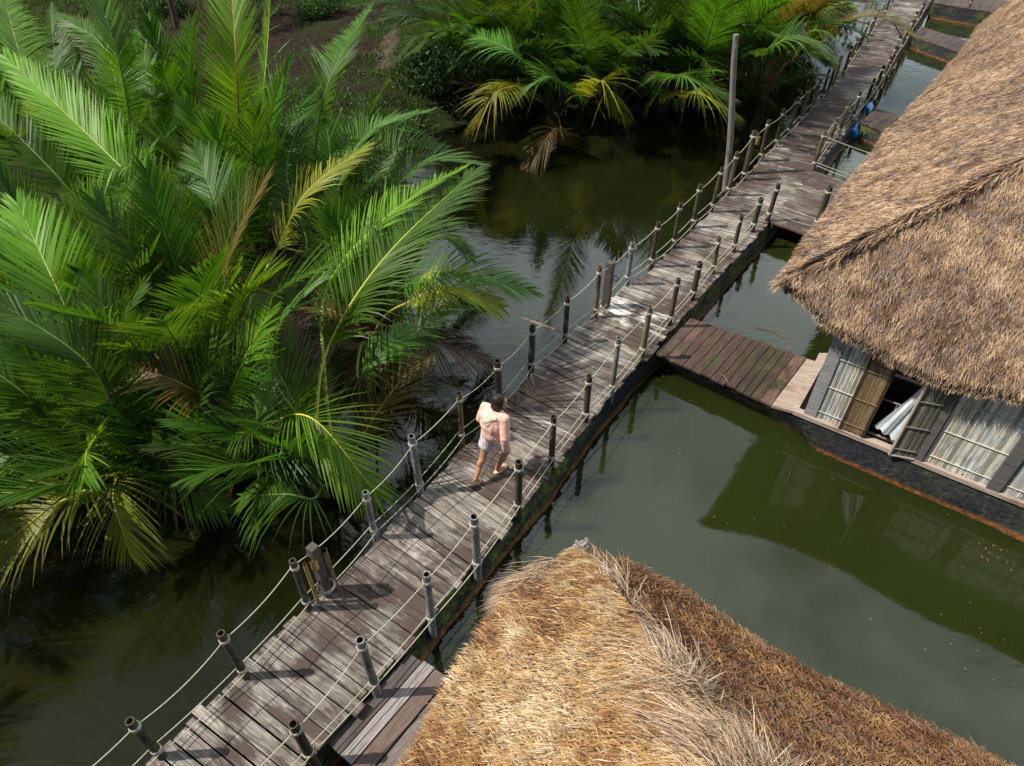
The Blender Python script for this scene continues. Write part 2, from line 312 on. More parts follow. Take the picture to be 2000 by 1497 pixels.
# ------------------------------------------------------------------ nipa palms
CLS = dict(deep=(.038, .105, .008), mid=(.062, .170, .013), fresh=(.125, .290, .016), yel=(.27, .32, .03), blue=(.075, .170, .030), dead=(.105, .070, .052), rust=(.16, .13, .035))
def spline(P, n):
    P = np.asarray(P, float); Q = np.vstack([2*P[0]-P[1], P, 2*P[-1]-P[-2]]); o = []
    m = len(P)-1
    for i in range(m):
        p0, p1, p2, p3 = Q[i:i+4]; t = np.linspace(0, 1, n, endpoint=(i == m-1))[:, None]
        o.append(.5*((2*p1)+(-p0+p2)*t+(2*p0-5*p1+4*p2-p3)*t*t+(-p0+3*p1-3*p2+p3)*t**3))
    o = np.vstack(o); L = np.concatenate([[0], np.cumsum(np.linalg.norm(np.diff(o, axis=0), axis=1))])
    return o, L
def frond(parent, P, start, LL, cls, nhint=None, vee=.35, droop=.20, ribc=None, tipc=.0, dens=1., wd=.0138):
    """P: control points from the palm's foot to the tip; start: fraction where leaflets begin; LL: longest leaflet in metres"""
    C, L = spline(P, 10); Lt = L[-1]; n = max(14, int((1-start)*Lt/.038*dens)); LL = LL*1.12; st = np.linspace(start, .995, n)
    pt = np.stack([np.interp(st*Lt, L, C[:, k]) for k in range(3)], 1); e = .01
    T = nrm(np.stack([np.interp(np.minimum(st+e, 1)*Lt, L, C[:, k])-np.interp((st-e)*Lt, L, C[:, k]) for k in range(3)], 1))
    hint = np.array([0, -.35, 1.]) if nhint is None else np.asarray(nhint, float)
    N = nrm(hint - (T@hint)[:, None]*T); Sd = np.cross(T, N)
    q = np.linspace(0, 1, n); K = 5; ss = np.linspace(0, 1, K)
    ln = LL*(.62+.55*np.sin(pi*np.clip(q*.8+.12, 0, 1)))*(1-.5*q**3); alpha = np.radians(52-32*q**1.2)
    V, Fc, Cc = [], [], []; base = np.array(CLS[cls]); brown = np.array([.22, .13, .06])
    for sgn in (-1, 1):
        k = n; a = alpha + rng.normal(0, .028, k); vb = vee + rng.normal(0, .06, k); l = ln*rng.uniform(.86, 1.08, k)
        broken = rng.random(k) < .022; vb = np.where(broken, vb-1.2, vb); miss = rng.random(k) < .02; l = np.where(miss, l*.3, l)
        d = nrm(np.cos(a)[:, None]*T + np.sin(a)[:, None]*(sgn*np.cos(vb)[:, None]*Sd + np.sin(vb)[:, None]*N))
        wv = nrm(T - (T*d).sum(1)[:, None]*d + .35*N*rng.uniform(.2, 1.2, (k, 1)))
        wv = nrm(wv - (wv*d).sum(1)[:, None]*d)
        dr = droop*rng.uniform(.6, 1.5, k)
        pos = pt[:, None] + d[:, None]*(l[:, None]*ss[None])[..., None]; pos[..., 2] -= (dr*l)[:, None]*(ss**2.4)[None]*np.clip(np.sin(a), .3, 1)[:, None]
        side = rng.normal(0, .03, k); pos += T[:, None]*(side[:, None]*ss[None]**2)[..., None]
        wp = wd*np.array([.6, 1., .95, .62, .05]); wl = (wp[None]*rng.uniform(.8, 1.2, k)[:, None])[..., None]*wv[:, None]
        v = np.stack([pos-wl, pos+wl], 2).reshape(-1, 3); b0 = (np.arange(k)*K*2)[:, None]; j = np.arange(K-1)*2
        f = np.stack([b0+j, b0+j+1, b0+j+3, b0+j+2], -1).reshape(-1, 4)
        cv = base[None]*rng.uniform(.8, 1.25, k)[:, None]; tip = (np.clip((ss-.55)/.45, 0, 1)**2)[None]*(tipc+.30*rng.random(k))[:, None]
        yl = np.array([.20, .26, .03]); cv = cv[:, None]*(1-tip[..., None]) + (yl*.4+brown*.6)*tip[..., None]
        if tipc > .4:
            g = np.clip((q-.5)*1.6, 0, 1)[:, None, None]; cv = cv*(1-g)+brown*g
        V.append((v, f, np.repeat(cv.reshape(-1, 3), 2, 0)))
    m = MB()
    for v, f, c in V: m.add(v, f, None, c)
    o = m.build('frond', M['leaf'], parent)
    rc = np.array(ribc if ribc else {'yel': (.45, .38, .06), 'fresh': (.30, .34, .05), 'dead': (.13, .08, .05), 'rust': (.30, .18, .05)}.get(cls, (.10, .17, .03)))
    m = MB(); rr = np.interp(L/Lt, [0, start, 1], [.040, .017, .004]); m.tube(C, rr, 6, False, rc); m.build('midrib', M['rib'], o, True)
    return o
TOT = [0]
GA = 'nipa palms in the big clump on the left bank'
PALMS = {}
def palm(key, px, label, group, world=None):
    b = at(*px, .15) if world is None else np.array([*world, gz(*world)])
    t = thing('nipa_palm', label, 'palm', group); PALMS[key] = (t, b)
    m = MB()
    for i in range(5):
        a = rng.uniform(0, 2*pi); p0 = b+np.array([cos(a)*.12, sin(a)*.12, -.35]); m.tube([p0, p0+np.array([cos(a)*.05, sin(a)*.05, .45]), p0+np.array([cos(a)*.16, sin(a)*.16, .9])], [.13, .11, .05], 8, True, np.array([.05, .035, .02])*rng.uniform(.7, 1.5))
    m.build('stem', M['rib'], t, True)
def hero(key, p1, p2, p3, LL=.8, cls='mid', **k):
    t, b = PALMS[key]; f = b + np.array([rng.normal(0, .15), rng.normal(0, .15), 0])
    A, B, C = at(*p1), at(*p2), at(*p3); foot = f
    L1 = np.linalg.norm(A-foot); tot = L1+np.linalg.norm(B-A)+np.linalg.norm(C-B)
    mid = (foot+A)/2 + np.array([0, 0, .12*L1]) - (B-A)*.06
    frond(t, [foot, mid, A, B, C], L1/tot*.97, LL, cls, **k); TOT[0] += 1
def fill(key, n, Lr=(3.0, 4.4), az=(0, 360), clss=('deep', 'mid', 'mid', 'blue', 'deep'), lean=(6, 30), LL=(.7, .95), bend=(18, 55), **kw):
    t, b = PALMS[key]
    for i in range(n):
        a = R(az[0] + (az[1]-az[0])*(i+random.random())/n); L = random.uniform(*Lr); th = R(random.uniform(*lean)); be = R(random.uniform(*bend)); p = b + np.array([sin(a)*.15, cos(a)*.15, 0]); P = [p]
        for k in range(4):
            an = th + be*(k/3)**1.5; p = p + L/4*np.array([sin(a)*sin(an), cos(a)*sin(an), cos(an)]); P.append(p); a += random.uniform(-.12, .12)
        inward = np.array([-sin(a)*.6, -cos(a)*.6, 1.]); frond(t, P, random.uniform(.2, .34), random.uniform(*LL), random.choice(clss), nhint=inward, tipc=random.choice([0, 0, .15, .3]), **kw); TOT[0] += 1
#@@PALMS
palm('A', (380, 985), 'nipa palm at the front of the left clump over the dark water hollow', GA)
palm('B', (120, 1010), 'nipa palm at the lower left corner of the clump with yellowing fronds', GA)
palm('C', (650, 955), 'nipa palm with the long bright frond arching toward the walking person', GA)
palm('D', (430, 800), 'nipa palm in the middle of the left clump with pale fans', GA)
palm('E', (735, 660), 'nipa palm leaning out over the water beside a dead brown frond', GA)
palm('F', (510, 520), 'tall nipa palm with the upright frond on an orange midrib', GA)
palm('G', (250, 760), 'nipa palm with broad fronds sweeping to the left picture edge', GA)
palm('H', (20, 860), 'nipa palm at the left edge below the broad dark fronds', GA)
palm('I', (260, 470), 'nipa palm behind the clump with a tall narrow upright frond', GA)
palm('J', (20, 520), 'nipa palm at the upper left edge beside the broad-leaved plant', GA)
palm('K', (380, 330), 'small dark nipa palm at the back of the clump near the bare soil', GA)
palm('L', (660, 440), 'nipa palm at the back right of the clump facing the open pond', GA)
palm('M', (130, 300), 'nipa palm at the back left of the clump under the bare bank', GA)
palm('O', None, 'unseen nipa palm added beyond the left picture edge to shade the water corner', GA, (-8.0, 4.4))  # unseen palms O and Q are added to shade the left water
palm('Q', None, 'unseen nipa palm added to shade the water, beyond the left picture edge nearest to the viewer', GA, (-8.6, 2.0))
H = hero
# orange-ribbed tall frond and its neighbours
H('F', (468, 270, 2.6), (462, 130, 4.0), (450, -60, 5.2), .75, 'fresh', nhint=(0, -1, .3), ribc=(.42, .13, .02), droop=.1, vee=.5, wd=.0140)
H('F', (505, 270, 2.4), (520, 120, 3.6), (530, -30, 4.6), .6, 'fresh', nhint=(-1, -.3, .3), droop=.1)
H('I', (255, 250, 2.6), (230, 110, 4.0), (180, -40, 5.0), .62, 'mid', nhint=(.8, -1, .2), droop=.08, vee=.6, wd=.0140)
H('I', (235, 210, 3.0), (200, 90, 3.8), (110, 30, 4.0), .55, 'mid', tipc=.3)
H('G', (385, 480, 2.2), (230, 320, 3.4), (10, 110, 4.2), .75, 'fresh', nhint=(.2, -.5, 1), droop=.12, vee=.55, wd=.0140)
H('C', (645, 670, 2.2), (755, 500, 3.0), (925, 335, 3.0), 1.0, 'mid', nhint=(-.5, -.4, 1), droop=.35, ribc=(.42, .46, .06), vee=.25, wd=.0150)
H('C', (640, 560, 2.3), (760, 420, 3.0), (900, 330, 2.9), .7, 'fresh', nhint=(-.6, -.3, 1))
H('D', (545, 480, 2.2), (600, 375, 3.0), (715, 285, 3.1), .65, 'yel', nhint=(-.4, -.3, 1), droop=.3, vee=.2, ribc=(.30, .36, .10))
H('L', (650, 400, 1.8), (710, 270, 2.8), (835, 218, 2.7), .7, 'blue', nhint=(-.5, -.2, 1), droop=.2, wd=.0145)
H('L', (620, 260, 2.2), (650, 140, 3.3), (722, 15, 3.8), .75, 'mid', nhint=(-.5, -.8, .6), droop=.15)
H('L', (740, 400, 1.5), (820, 320, 2.2), (930, 320, 1.8), .85, 'blue', nhint=(-.2, -.1, 1), droop=.25)
H('L', (700, 380, 1.6), (780, 290, 2.2), (870, 290, 2.0), .6, 'deep')
H('L', (770, 480, 1.3), (850, 450, 1.6), (920, 500, 1.1), .5, 'mid')
H('E', (790, 560, 1.4), (880, 528, 1.8), (1035, 565, 1.2), .75, 'mid', nhint=(0, -.2, 1), droop=.35, tipc=.1, wd=.0140)
H('E', (800, 590, 1.4), (880, 560, 1.7), (980, 600, 1.2), .6, 'yel', droop=.4)
H('E', (760, 690, 1.0), (860, 600, 1.4), (970, 590, 1.1), .6, 'mid', droop=.4)
H('E', (770, 640, .8), (850, 668, .9), (955, 700, .3), .75, 'dead', nhint=(0, -.1, 1), droop=.8, dens=1.2, wd=.015)
H('E', (700, 740, 1.2), (740, 700, 1.5), (790, 640, 1.5), .55, 'mid', droop=.6)
H('A', (440, 790, 1.6), (478, 700, 2.3), (525, 610, 2.9), .72, 'fresh', nhint=(-.6, -.5, .8), droop=.25, vee=.1, ribc=(.40, .42, .05))
H('C', (535, 740, 1.9), (545, 640, 2.7), (610, 560, 3.0), .85, 'blue', nhint=(-.8, -.2, .8), droop=.35, wd=.0150)
H('A', (520, 835, 1.4), (610, 818, 1.9), (735, 965, 1.0), .8, 'fresh', nhint=(.1, -.1, 1), droop=.25, vee=.1, ribc=(.52, .50, .05), dens=.85)
H('C', (612, 975, 1.0), (560, 966, 1.2), (475, 970, .9), .62, 'mid', droop=.7, vee=-.1)
H('C', (480, 860, 1.2), (560, 880, 1.4), (660, 900, .9), .55, 'deep')
H('A', (310, 840, 1.5), (335, 915, 1.0), (440, 1000, .3), .5, 'fresh', droop=.5)
H('B', (225, 930, 1.1), (222, 980, 1.1), (255, 1085, .4), .62, 'yel', droop=.5, vee=-.1, ribc=(.5, .44, .06), tipc=.25, nhint=(0, -.6, 1))
H('B', (190, 960, 1.2), (110, 985, 1.4), (-20, 1085, .8), .75, 'yel', droop=.55, ribc=(.46, .44, .06), tipc=.35)
H('B', (120, 900, 1.3), (20, 900, 1.5), (-90, 940, 1.2), .7, 'mid', droop=.7)
H('A', (180, 900, 1.3), (170, 880, 1.9), (165, 935, 1.9), .6, 'fresh', nhint=(0, -.5, 1), droop=.3, vee=0.)
H('A', (245, 880, 1.2), (180, 720, 2.5), (0, 590, 3.1), .75, 'deep', nhint=(.5, -.4, 1), droop=.2, vee=.35, wd=.0145)
H('H', (110, 870, 1.2), (60, 780, 2.1), (-80, 680, 2.6), .7, 'mid', nhint=(.5, -.4, 1), wd=.0145)
H('G', (195, 740, 1.8), (110, 560, 2.9), (35, 400, 3.4), .8, 'fresh', nhint=(.5, -.6, .8), droop=.1, vee=.5, wd=.0140)
H('G', (215, 740, 1.7), (230, 640, 2.5), (275, 560, 2.9), .55, 'mid', nhint=(-.7, -.4, .8), vee=0.)
H('A', (415, 800, 1.5), (345, 745, 2.1), (262, 722, 2.1), .65, 'rust', nhint=(0, -.3, 1), droop=.45, tipc=.45)
H('A', (450, 850, 1.4), (500, 840, 1.8), (525, 760, 2.1), .45, 'blue', droop=.3)
H('A', (320, 880, .9), (290, 810, 1.3), (245, 740, 1.5), .5, 'dead', droop=.7)
H('G', (175, 520, 2.2), (165, 430, 3.0), (260, 335, 3.4), .55, 'fresh', nhint=(.5, -.5, .8), vee=.4)
H('H', (60, 640, 2.0), (40, 540, 2.7), (20, 440, 3.1), .7, 'fresh', nhint=(.7, -.5, .6))
H('J', (85, 240, 2.9), (40, 110, 3.8), (0, -30, 4.4), .7, 'fresh', nhint=(.8, -.6, .5), vee=.4)
H('J', (150, 400, 2.2), (60, 290, 3.0), (-60, 180, 3.5), .8, 'mid', nhint=(.3, -.5, 1))
H('M', (110, 200, 2.2), (105, 100, 3.0), (98, 15, 3.4), .7, 'deep', nhint=(0, -1, .3), vee=.2)
H('M', (160, 230, 1.8), (150, 170, 2.5), (120, 110, 2.9), .6, 'mid')
H('K', (340, 170, 1.3), (310, 90, 2.0), (290, 30, 2.3), .6, 'deep', nhint=(0, -1, .4))
H('K', (300, 250, 1.8), (290, 150, 2.6), (265, 60, 2.9), .6, 'mid', nhint=(0, -1, .4))
H('F', (490, 370, 1.8), (500, 290, 2.4), (555, 195, 2.8), .7, 'blue', nhint=(-.6, -.6, .6), vee=.3)
H('D', (420, 560, 1.8), (430, 430, 2.9), (380, 300, 3.4), .85, 'deep', nhint=(0, -.8, .6), vee=.2)
H('F', (600, 480, 1.2), (560, 330, 2.2), (610, 180, 3.0), .7, 'deep')
H('D', (340, 520, 1.8), (370, 500, 2.2), (415, 490, 2.1), .4, 'rust', droop=.5, tipc=.45)
for k in 'OQ': fill(k, 9, (1.8, 2.8), (0, 360), ('mid', 'deep', 'fresh'))
for k, n, az, clss in [('A', 15, (200, 420), ('deep', 'mid', 'mid', 'mid')), ('B', 14, (180, 400), ('mid', 'mid', 'fresh')), ('C', 13, (195, 335), ('deep', 'mid', 'dead')),
                 ('D', 20, (0, 360), ('deep', 'mid', 'mid', 'fresh', 'rust')), ('E', 10, (-80, 60), ('deep', 'mid', 'deep')), ('F', 17, (0, 360), ('mid', 'mid', 'deep')), ('G', 18, (0, 360), ('deep', 'mid', 'fresh', 'mid')),
                 ('H', 15, (180, 400), ('deep', 'mid', 'fresh')), ('I', 15, (0, 360), ('mid', 'deep', 'fresh')), ('J', 14, (0, 360), ('mid', 'deep', 'fresh')), ('K', 9, (0, 360), ('deep',)),
                 ('L', 11, (-100, 150), ('deep', 'mid', 'blue')), ('M', 12, (0, 360), ('deep', 'mid'))]:
    fill(k, 4, (1.3, 2.2), (0, 360) if k not in 'ABC' else (-90, 40), ('deep', 'rust', 'dead'), lean=(35, 60), bend=(20, 50), LL=(.5, .7))
    fill(k, max(5, int(n*.9)), (1.5, 2.6) if k in 'CE' else (2.0, 3.3) if k in 'ABL' else (2.6, 4.0), az, clss, lean=(4, 30) if k in 'ABCELH' else (3, 22), bend=(18, 50) if k in 'ABCEL' else (10, 42))
# the clump across the water
GB = 'nipa palms in the shaded clump across the pond'
far = [('n0', (945, 190), 'nipa palm at the left end of the far clump against the dark shrub'), ('n1', (1000, 205), 'nipa palm of the far clump whose yellowish frond droops over the open water'), ('n2', (1085, 215), 'nipa palm of the far clump above the frond standing alone in the water'),
       ('n3', (1190, 215), 'nipa palm of the far clump with a bright fan hanging at its foot'), ('n4', (1290, 205), 'nipa palm in the middle of the far clump with tall dark blades'),
       ('n5', (1385, 200), 'nipa palm of the far clump just left of the tall bare pole'), ('n6', (1480, 185), 'nipa palm of the far clump just right of the tall bare pole'),
       ('n7', (1520, 135), 'nipa palm of the far clump reaching out toward the walkway posts'), ('n8', (1545, 62), 'farthest nipa palm, with a yellow frond hanging by the walkway')]
for k, q, lb in far: palm(k, q, lb, GB)
for k, wxy, lb in [('m1', (3.0, 26.5), 'back row nipa palm behind the left part of the far clump'), ('m2', (6.0, 27.0), 'back row nipa palm behind the middle of the far clump'), ('m3', (9.0, 27.5), 'back row nipa palm cut by the top picture edge near the pole'),
                   ('m4', (9.8, 32.5), 'back row nipa palm at the top edge close to the walkway'), ('m5', (.2, 27.5), 'back row nipa palm at the top edge beside the grassy bank')]:
    palm(k, None, lb, GB, wxy)
H('n1', (1010, 165, 1.6), (965, 185, 1.9), (925, 250, .8), .85, 'yel', droop=.6, tipc=.45)
H('n0', (960, 130, 1.6), (935, 90, 2.4), (890, 130, 1.6), .8, 'mid', droop=.5)
H('n2', (1100, 285, .1), (1085, 252, .9), (1030, 325, .1), .75, 'rust', droop=.5, tipc=.3)
H('n2', (1050, 160, 1.6), (1000, 100, 2.6), (880, 50, 2.6), .8, 'mid', droop=.5)
H('n3', (1150, 190, 1.2), (1180, 160, 2.0), (1210, 235, .6), .9, 'yel', droop=.5)
H('n3', (1120, 180, 1.6), (1070, 150, 2.2), (1010, 190, 1.4), .8, 'mid', droop=.5)
H('n4', (1290, 160, 1.6), (1340, 150, 2.4), (1430, 190, 1.6), .9, 'mid', droop=.5)
H('n5', (1330, 190, 1.0), (1370, 182, 1.5), (1440, 225, .6), .9, 'yel', droop=.6)
H('n5', (1310, 190, 1.0), (1290, 175, 1.4), (1265, 210, .8), .6, 'mid', droop=.6)
H('n6', (1480, 110, 2.4), (1560, 70, 3.0), (1620, 120, 1.9), .8, 'mid', droop=.5)
H('n7', (1560, 80, 2.2), (1600, 60, 2.6), (1615, 130, 1.2), .7, 'blue', droop=.5)
H('n8', (1580, 20, 2.4), (1597, 15, 2.8), (1598, 75, 1.5), .8, 'yel', droop=.6)
H('n4', (1160, 130, 2.0), (1130, 40, 3.5), (1095, -50, 4.6), .8, 'mid', droop=.2)
H('n5', (1380, 100, 2.2), (1400, 20, 3.6), (1440, -60, 4.6), .9, 'mid', droop=.2)
for k, q, lb in far: fill(k, 15, (3.2, 5.0), (0, 360) if k not in ('n7', 'n8') else (190, 375), ('deep', 'deep', 'mid', 'deep', 'rust' if k in ('n6', 'n7') else 'deep'), bend=(30, 85), LL=(.8, 1.05), dens=.75, wd=.018); fill(k, 6, (1.4, 2.6), (0, 360) if k not in ('n7', 'n8') else (190, 375), ('deep', 'deep', 'dead'), lean=(35, 65), bend=(20, 50), LL=(.6, .8), dens=.7)
for k in ('m1', 'm2', 'm3', 'm4', 'm5'): fill(k, 16, (4.0, 5.8), (0, 360) if k not in ('m3', 'm4') else (190, 375), ('deep', 'deep', 'mid'), LL=(.9, 1.1), dens=.65, wd=.022)

# dead frond hanging upright on the bank, shrub, big-leaved plant, trunk
t = thing('fallen_frond', 'dry brown palm frond lying on the bank beside the dark shrub', 'palm frond')
frond(t, [at(748, 175, .35), at(752, 120, .6), at(758, 80, .55), at(768, 45, .4)], .08, .75, 'dead', droop=.3, nhint=(-.3, -.4, 1), vee=.1, dens=1.2)
def leafball(mb, c, r, n, lw, ll, cols):
    p = c + nrm(rng.normal(size=(n, 3)))*rng.uniform(.45, 1, (n, 1))**.5*r*np.array([1, 1, .75]); p[:, 2] = np.maximum(p[:, 2], c[2]-r*.6)
    d = nrm(rng.normal(size=(n, 3))+np.array([0, 0, .3])); w_ = nrm(np.cross(d, rng.normal(size=(n, 3))))
    l = ll*rng.uniform(.6, 1.3, (n, 1)); ww = lw*rng.uniform(.7, 1.2, (n, 1))
    v = np.stack([p, p+d*l*.45+w_*ww, p+d*l, p+d*l*.45-w_*ww], 1).reshape(-1, 3); b = np.arange(n)*4
    mb.add(v, np.stack([b, b+1, b+2, b+3], 1), None, np.repeat(np.asarray(cols)[rng.integers(0, len(cols), n)]*rng.uniform(.6, 1.3, (n, 1)), 4, 0))
G3 = [(.018, .06, .014), (.03, .09, .02), (.05, .12, .03)]
m = MB()
for q in ug: leafball(m, np.array(q)+[0, 0, .12], rng.uniform(.22, .60), 110, .02, .12, [(.02, .07, .012), (.035, .10, .016), (.06, .12, .02)])
kind(m.build('undergrowth', M['bush']), 'stuff', 'low dark green weeds covering the bank behind the palms')
def shrub(px, r, label, n=2600, k=6):
    b = at(*px, .3); t = thing('leafy_shrub', label, 'shrub', 'dark leafy shrubs on the bank'); m = MB()
    for i in range(k): leafball(m, b+np.array([rng.normal(0, r*.6), rng.normal(0, r*.45), r*.5+rng.uniform(0, r*.4)]), r*rng.uniform(.45, .75), n//k, .035, .13, G3)
    m.build('foliage', M['bush'], t); m = MB()
    for i in range(5): a = rng.uniform(0, 6.28); m.tube([b+np.array([0, 0, -.2]), b+np.array([cos(a)*r*.4, sin(a)*r*.4, r*.9])], [.03, .01], 5, True, (.05, .035, .025))
    m.build('stem', M['rib'], t)
shrub((850, 190), 1.15, 'dark green leafy shrub by the water between the two palm clumps', 5200, 9)
for i, (wx, wy, lb) in enumerate([(1.6, 24.6, 'added shrub blocking reflected sky under the left end of the far palm clump'), (4.2, 24.9, 'added shrub blocking reflected sky under the middle left of the far palm clump'), (6.8, 25.2, 'added shrub blocking reflected sky under the far palm clump left of the pole'), (9.4, 26.6, 'added shrub blocking reflected sky under the far palm clump right of the pole'), (10.8, 30.5, 'added shrub blocking reflected sky under the far end of the palm clump by the walkway')]):  # shrubs added behind the far palms to block sky reflections in the water
    t = thing('leafy_shrub', lb, 'shrub', 'dark leafy shrubs on the bank'); m = MB()
    for q in range(9): leafball(m, np.array([wx+rng.normal(0, .8), wy+rng.normal(0, .4), rng.uniform(.5, 2.3)]), rng.uniform(.6, .95), 420, .06, .2, [(.02, .06, .012), (.03, .08, .015)])
    m.build('foliage', M['bush'], t); m = MB()
    for q in range(4): m.tube([np.array([wx+rng.normal(0, .3), wy, 0]), np.array([wx+rng.normal(0, .6), wy, 2.0])], [.05, .02], 6, True, (.05, .035, .025))
    m.build('stem', M['rib'], t)
shrub((320, 45), .9, 'low green shrub behind the back of the left palm clump', 2200)
shrub((640, 40), .8, 'low green shrub near the top edge above the left clump', 1800)
shrub((40, 250), .8, 'shrub under the broad-leaved plant at the left edge', 1500)
t = thing('broad_leaved_plant', 'plant with large upright pale green blades at the upper left edge', 'plant'); m = MB(); b = at(70, 230, .4)
for i in range(11):
    a = rng.uniform(0, 6.28); L = rng.uniform(1.6, 2.6); C = np.array([b + np.array([cos(a)*.15*k, sin(a)*.1*k, L*k/5 - .02*k*k]) for k in range(6)]); w_ = np.array([.02, .05, .12, .14, .09, .005])*1.0
    sd_ = np.array([-sin(a+.6), cos(a+.6)*.5, 0])
    v = np.stack([C-sd_*w_[:, None], C+sd_*w_[:, None]], 1).reshape(-1, 3); j = np.arange(5)*2; m.add(v, np.stack([j, j+1, j+3, j+2], 1), None, np.array([.10, .22, .09])*rng.uniform(.7, 1.2))
m.build('foliage', M['bush'], t); m = MB(); m.tube([b-np.array([0, 0, .3]), b+np.array([0, 0, .5])], [.05, .04], 7, True, (.06, .08, .03)); m.build('stem', M['rib'], t)
t = thing('tree_trunk', 'thin brown tree trunk rising from the bank at the top edge', 'tree'); m = MB(); b = at(352, 75, .3); m.tube([b-np.array([0, 0, .3]), b+np.array([.05, 0, 1.2]), b+np.array([0, .1, 3.2])], [.14, .11, .09], 9, True, (.09, .05, .035)); m.build('trunk', M['rib'], t, True)
m = MB(); leafball(m, b+np.array([0, 1.0, 4.4]), 1.5, 1500, .05, .18, G3); m.build('crown', M['bush'], t)
m = MB()
for i in range(390): leafball(m, np.array([rng.uniform(-34, 19), rng.uniform(37, 46), rng.uniform(.5, 15)]), rng.uniform(1.3, 2.4), 170, .09, .34, G3)  # unseen trees, added and sized to darken reflections in the pond
kind(m.build('added_forest', M['bush']), 'stuff', 'unseen wall of trees added behind the bank to darken pond reflections')
#@@BRIDGE
# ------------------------------------------------------------------ footbridge
ZD = .40
ST = [((384, 1399), (559, 1539)), ((509, 1272), (675, 1401)), ((656, 1141), (807, 1244)), ((815, 976), (952, 1072)), ((935, 845), (1075, 920)), ((1060, 707), (1192, 771)), ((1123, 644), (1256, 700)),
      ((1182, 592), (1312, 643)), ((1270, 530), (1380, 566)), ((1388, 416), (1496, 440)), ((1484, 318), (1583, 336)), ((1583, 219), (1671, 233)), ((1651, 130), (1722, 140)), ((1752, 0), (1814, 8))]
EL = [at(*a, ZD) for a, b in ST]; ER = [at(*b, ZD) for a, b in ST]
d0 = nrm(EL[0]-EL[1]); EL.insert(0, EL[0]+d0*2.6); ER.insert(0, ER[0]+d0*2.6)
d1 = nrm(EL[-1]-EL[-2]+ER[-1]-ER[-2]); EL.append(EL[-1]+d1*9); ER.append(EL[-1]+np.array([d1[1], -d1[0], 0])*np.linalg.norm(ER[-1]-EL[-2]))
EL, ER = np.array(EL), np.array(ER)
cl_ = np.concatenate([[0], np.cumsum(np.linalg.norm(np.diff((EL+ER)/2, axis=0), axis=1))])
def edge(E, s): return np.array([np.interp(s, cl_, E[:, k]) for k in range(3)])
bridge = thing('footbridge', 'long narrow plank footbridge on floats with roped bamboo posts', 'footbridge')
deck = MB(); s_ = 0.; k = 0; sw = [np.interp(0, [0], [0])]
def sat(px): p = at(*px, ZD); return min(np.linspace(0, cl_[-1], 3000), key=lambda q: np.linalg.norm(edge(EL, q)-p))
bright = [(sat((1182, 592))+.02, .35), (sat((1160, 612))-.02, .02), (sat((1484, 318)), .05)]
while s_ < cl_[-1]:
    w_ = rng.uniform(.105, .19); a, b = s_+.005, s_+w_-rng.uniform(.005, .016)
    j = rng.normal(0, .012, 4); ex = rng.uniform(-.01, .035, 2) + (rng.random(2) < .12)*.05
    L0, L1, R0, R1 = edge(EL, a+j[0]*.3), edge(EL, b+j[0]*.3), edge(ER, a+j[1]*.3), edge(ER, b+j[1]*.3); dv = nrm(R0-L0)
    z = np.array([0, 0, rng.normal(0, .004)]); z2 = np.array([0, 0, rng.normal(0, .004)])
    t1 = rng.uniform(.52, 1.25); c = np.array([1, .97, .95])*t1 if rng.random() < .75 else np.array([.96, .89, .84])*t1
    if rng.random() < .10: c = np.array([1.25, 1.2, 1.15])*1.05
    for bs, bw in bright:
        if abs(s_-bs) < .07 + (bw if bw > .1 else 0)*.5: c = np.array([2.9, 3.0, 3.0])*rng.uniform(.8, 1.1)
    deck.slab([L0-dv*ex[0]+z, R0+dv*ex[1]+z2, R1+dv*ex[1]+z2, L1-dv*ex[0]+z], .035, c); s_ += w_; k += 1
deck.build('deck', M['deck'], bridge)
m = MB()
for i in range(len(EL)-1):
    a0, a1, b0, b1 = EL[i], EL[i+1], ER[i], ER[i+1]; dz = np.array([0, 0, .045])
    for f0 in (.07, .5, .93):
        p, q = a0+(b0-a0)*f0-dz, a1+(b1-a1)*f0-dz; n_ = nrm(b0-a0)*.035; m.slab([p-n_, q-n_, q+n_, p+n_], .11, (.6, .55, .5))
m.build('joist', M['under'], bridge)
def floatside(name, top, wat, parent, bulge=.06, moss=1., close=None, rust=1., zt=None):
    """wrapped side running along the polyline top (world points), foot at the waterline"""
    T, Lw = np.asarray(top, float), np.asarray(wat, float); n = len(T); seg = np.linalg.norm(np.diff(T, axis=0), axis=1); cs = np.concatenate([[0], np.cumsum(seg)])
    u = np.linspace(0, cs[-1], int(cs[-1]/.12)+3); tt = np.stack([np.interp(u, cs, T[:, k]) for k in range(3)], 1); ww = np.stack([np.interp(u, cs, Lw[:, k]) for k in range(3)], 1)
    out_ = nrm((ww-tt)*np.array([1, 1, 0])+1e-6); V, C = [], []
    rows = [(0, 0), (.12, .3), (.35, .7), (.6, .95), (.8, 1), (.90, 1.15), (.97, 1.5), (1.05, 1.45), (1.5, .9)]
    for r, bu in rows:
        nn = noise3(np.stack([u*2.2, u*0+r*3, u*0], 1), 5)-.5; mm = noise3(np.stack([u*.7, u*0, u*0], 1), 8)
        p = tt*(1-r)+ww*r; p = p + out_*(bulge*bu+nn[:, None]*.07*min(1, r*2)); V.append(p)
        C.append(np.stack([np.full(len(u), rust*(1. if .88 < r < 1.1 else .0)), moss*np.clip((mm-.35)*4, 0, 1), u*0], 1))
    k = len(rows); v = np.stack(V, 1).reshape(-1, 3); c = np.stack(C, 1).reshape(-1, 3); i0 = (np.arange(len(u)-1)[:, None]*k+np.arange(k-1)).ravel()
    m = MB(); m.add(v, np.stack([i0, i0+1, i0+k+1, i0+k], 1), None, c); return m.build(name, M['float'], parent, True)
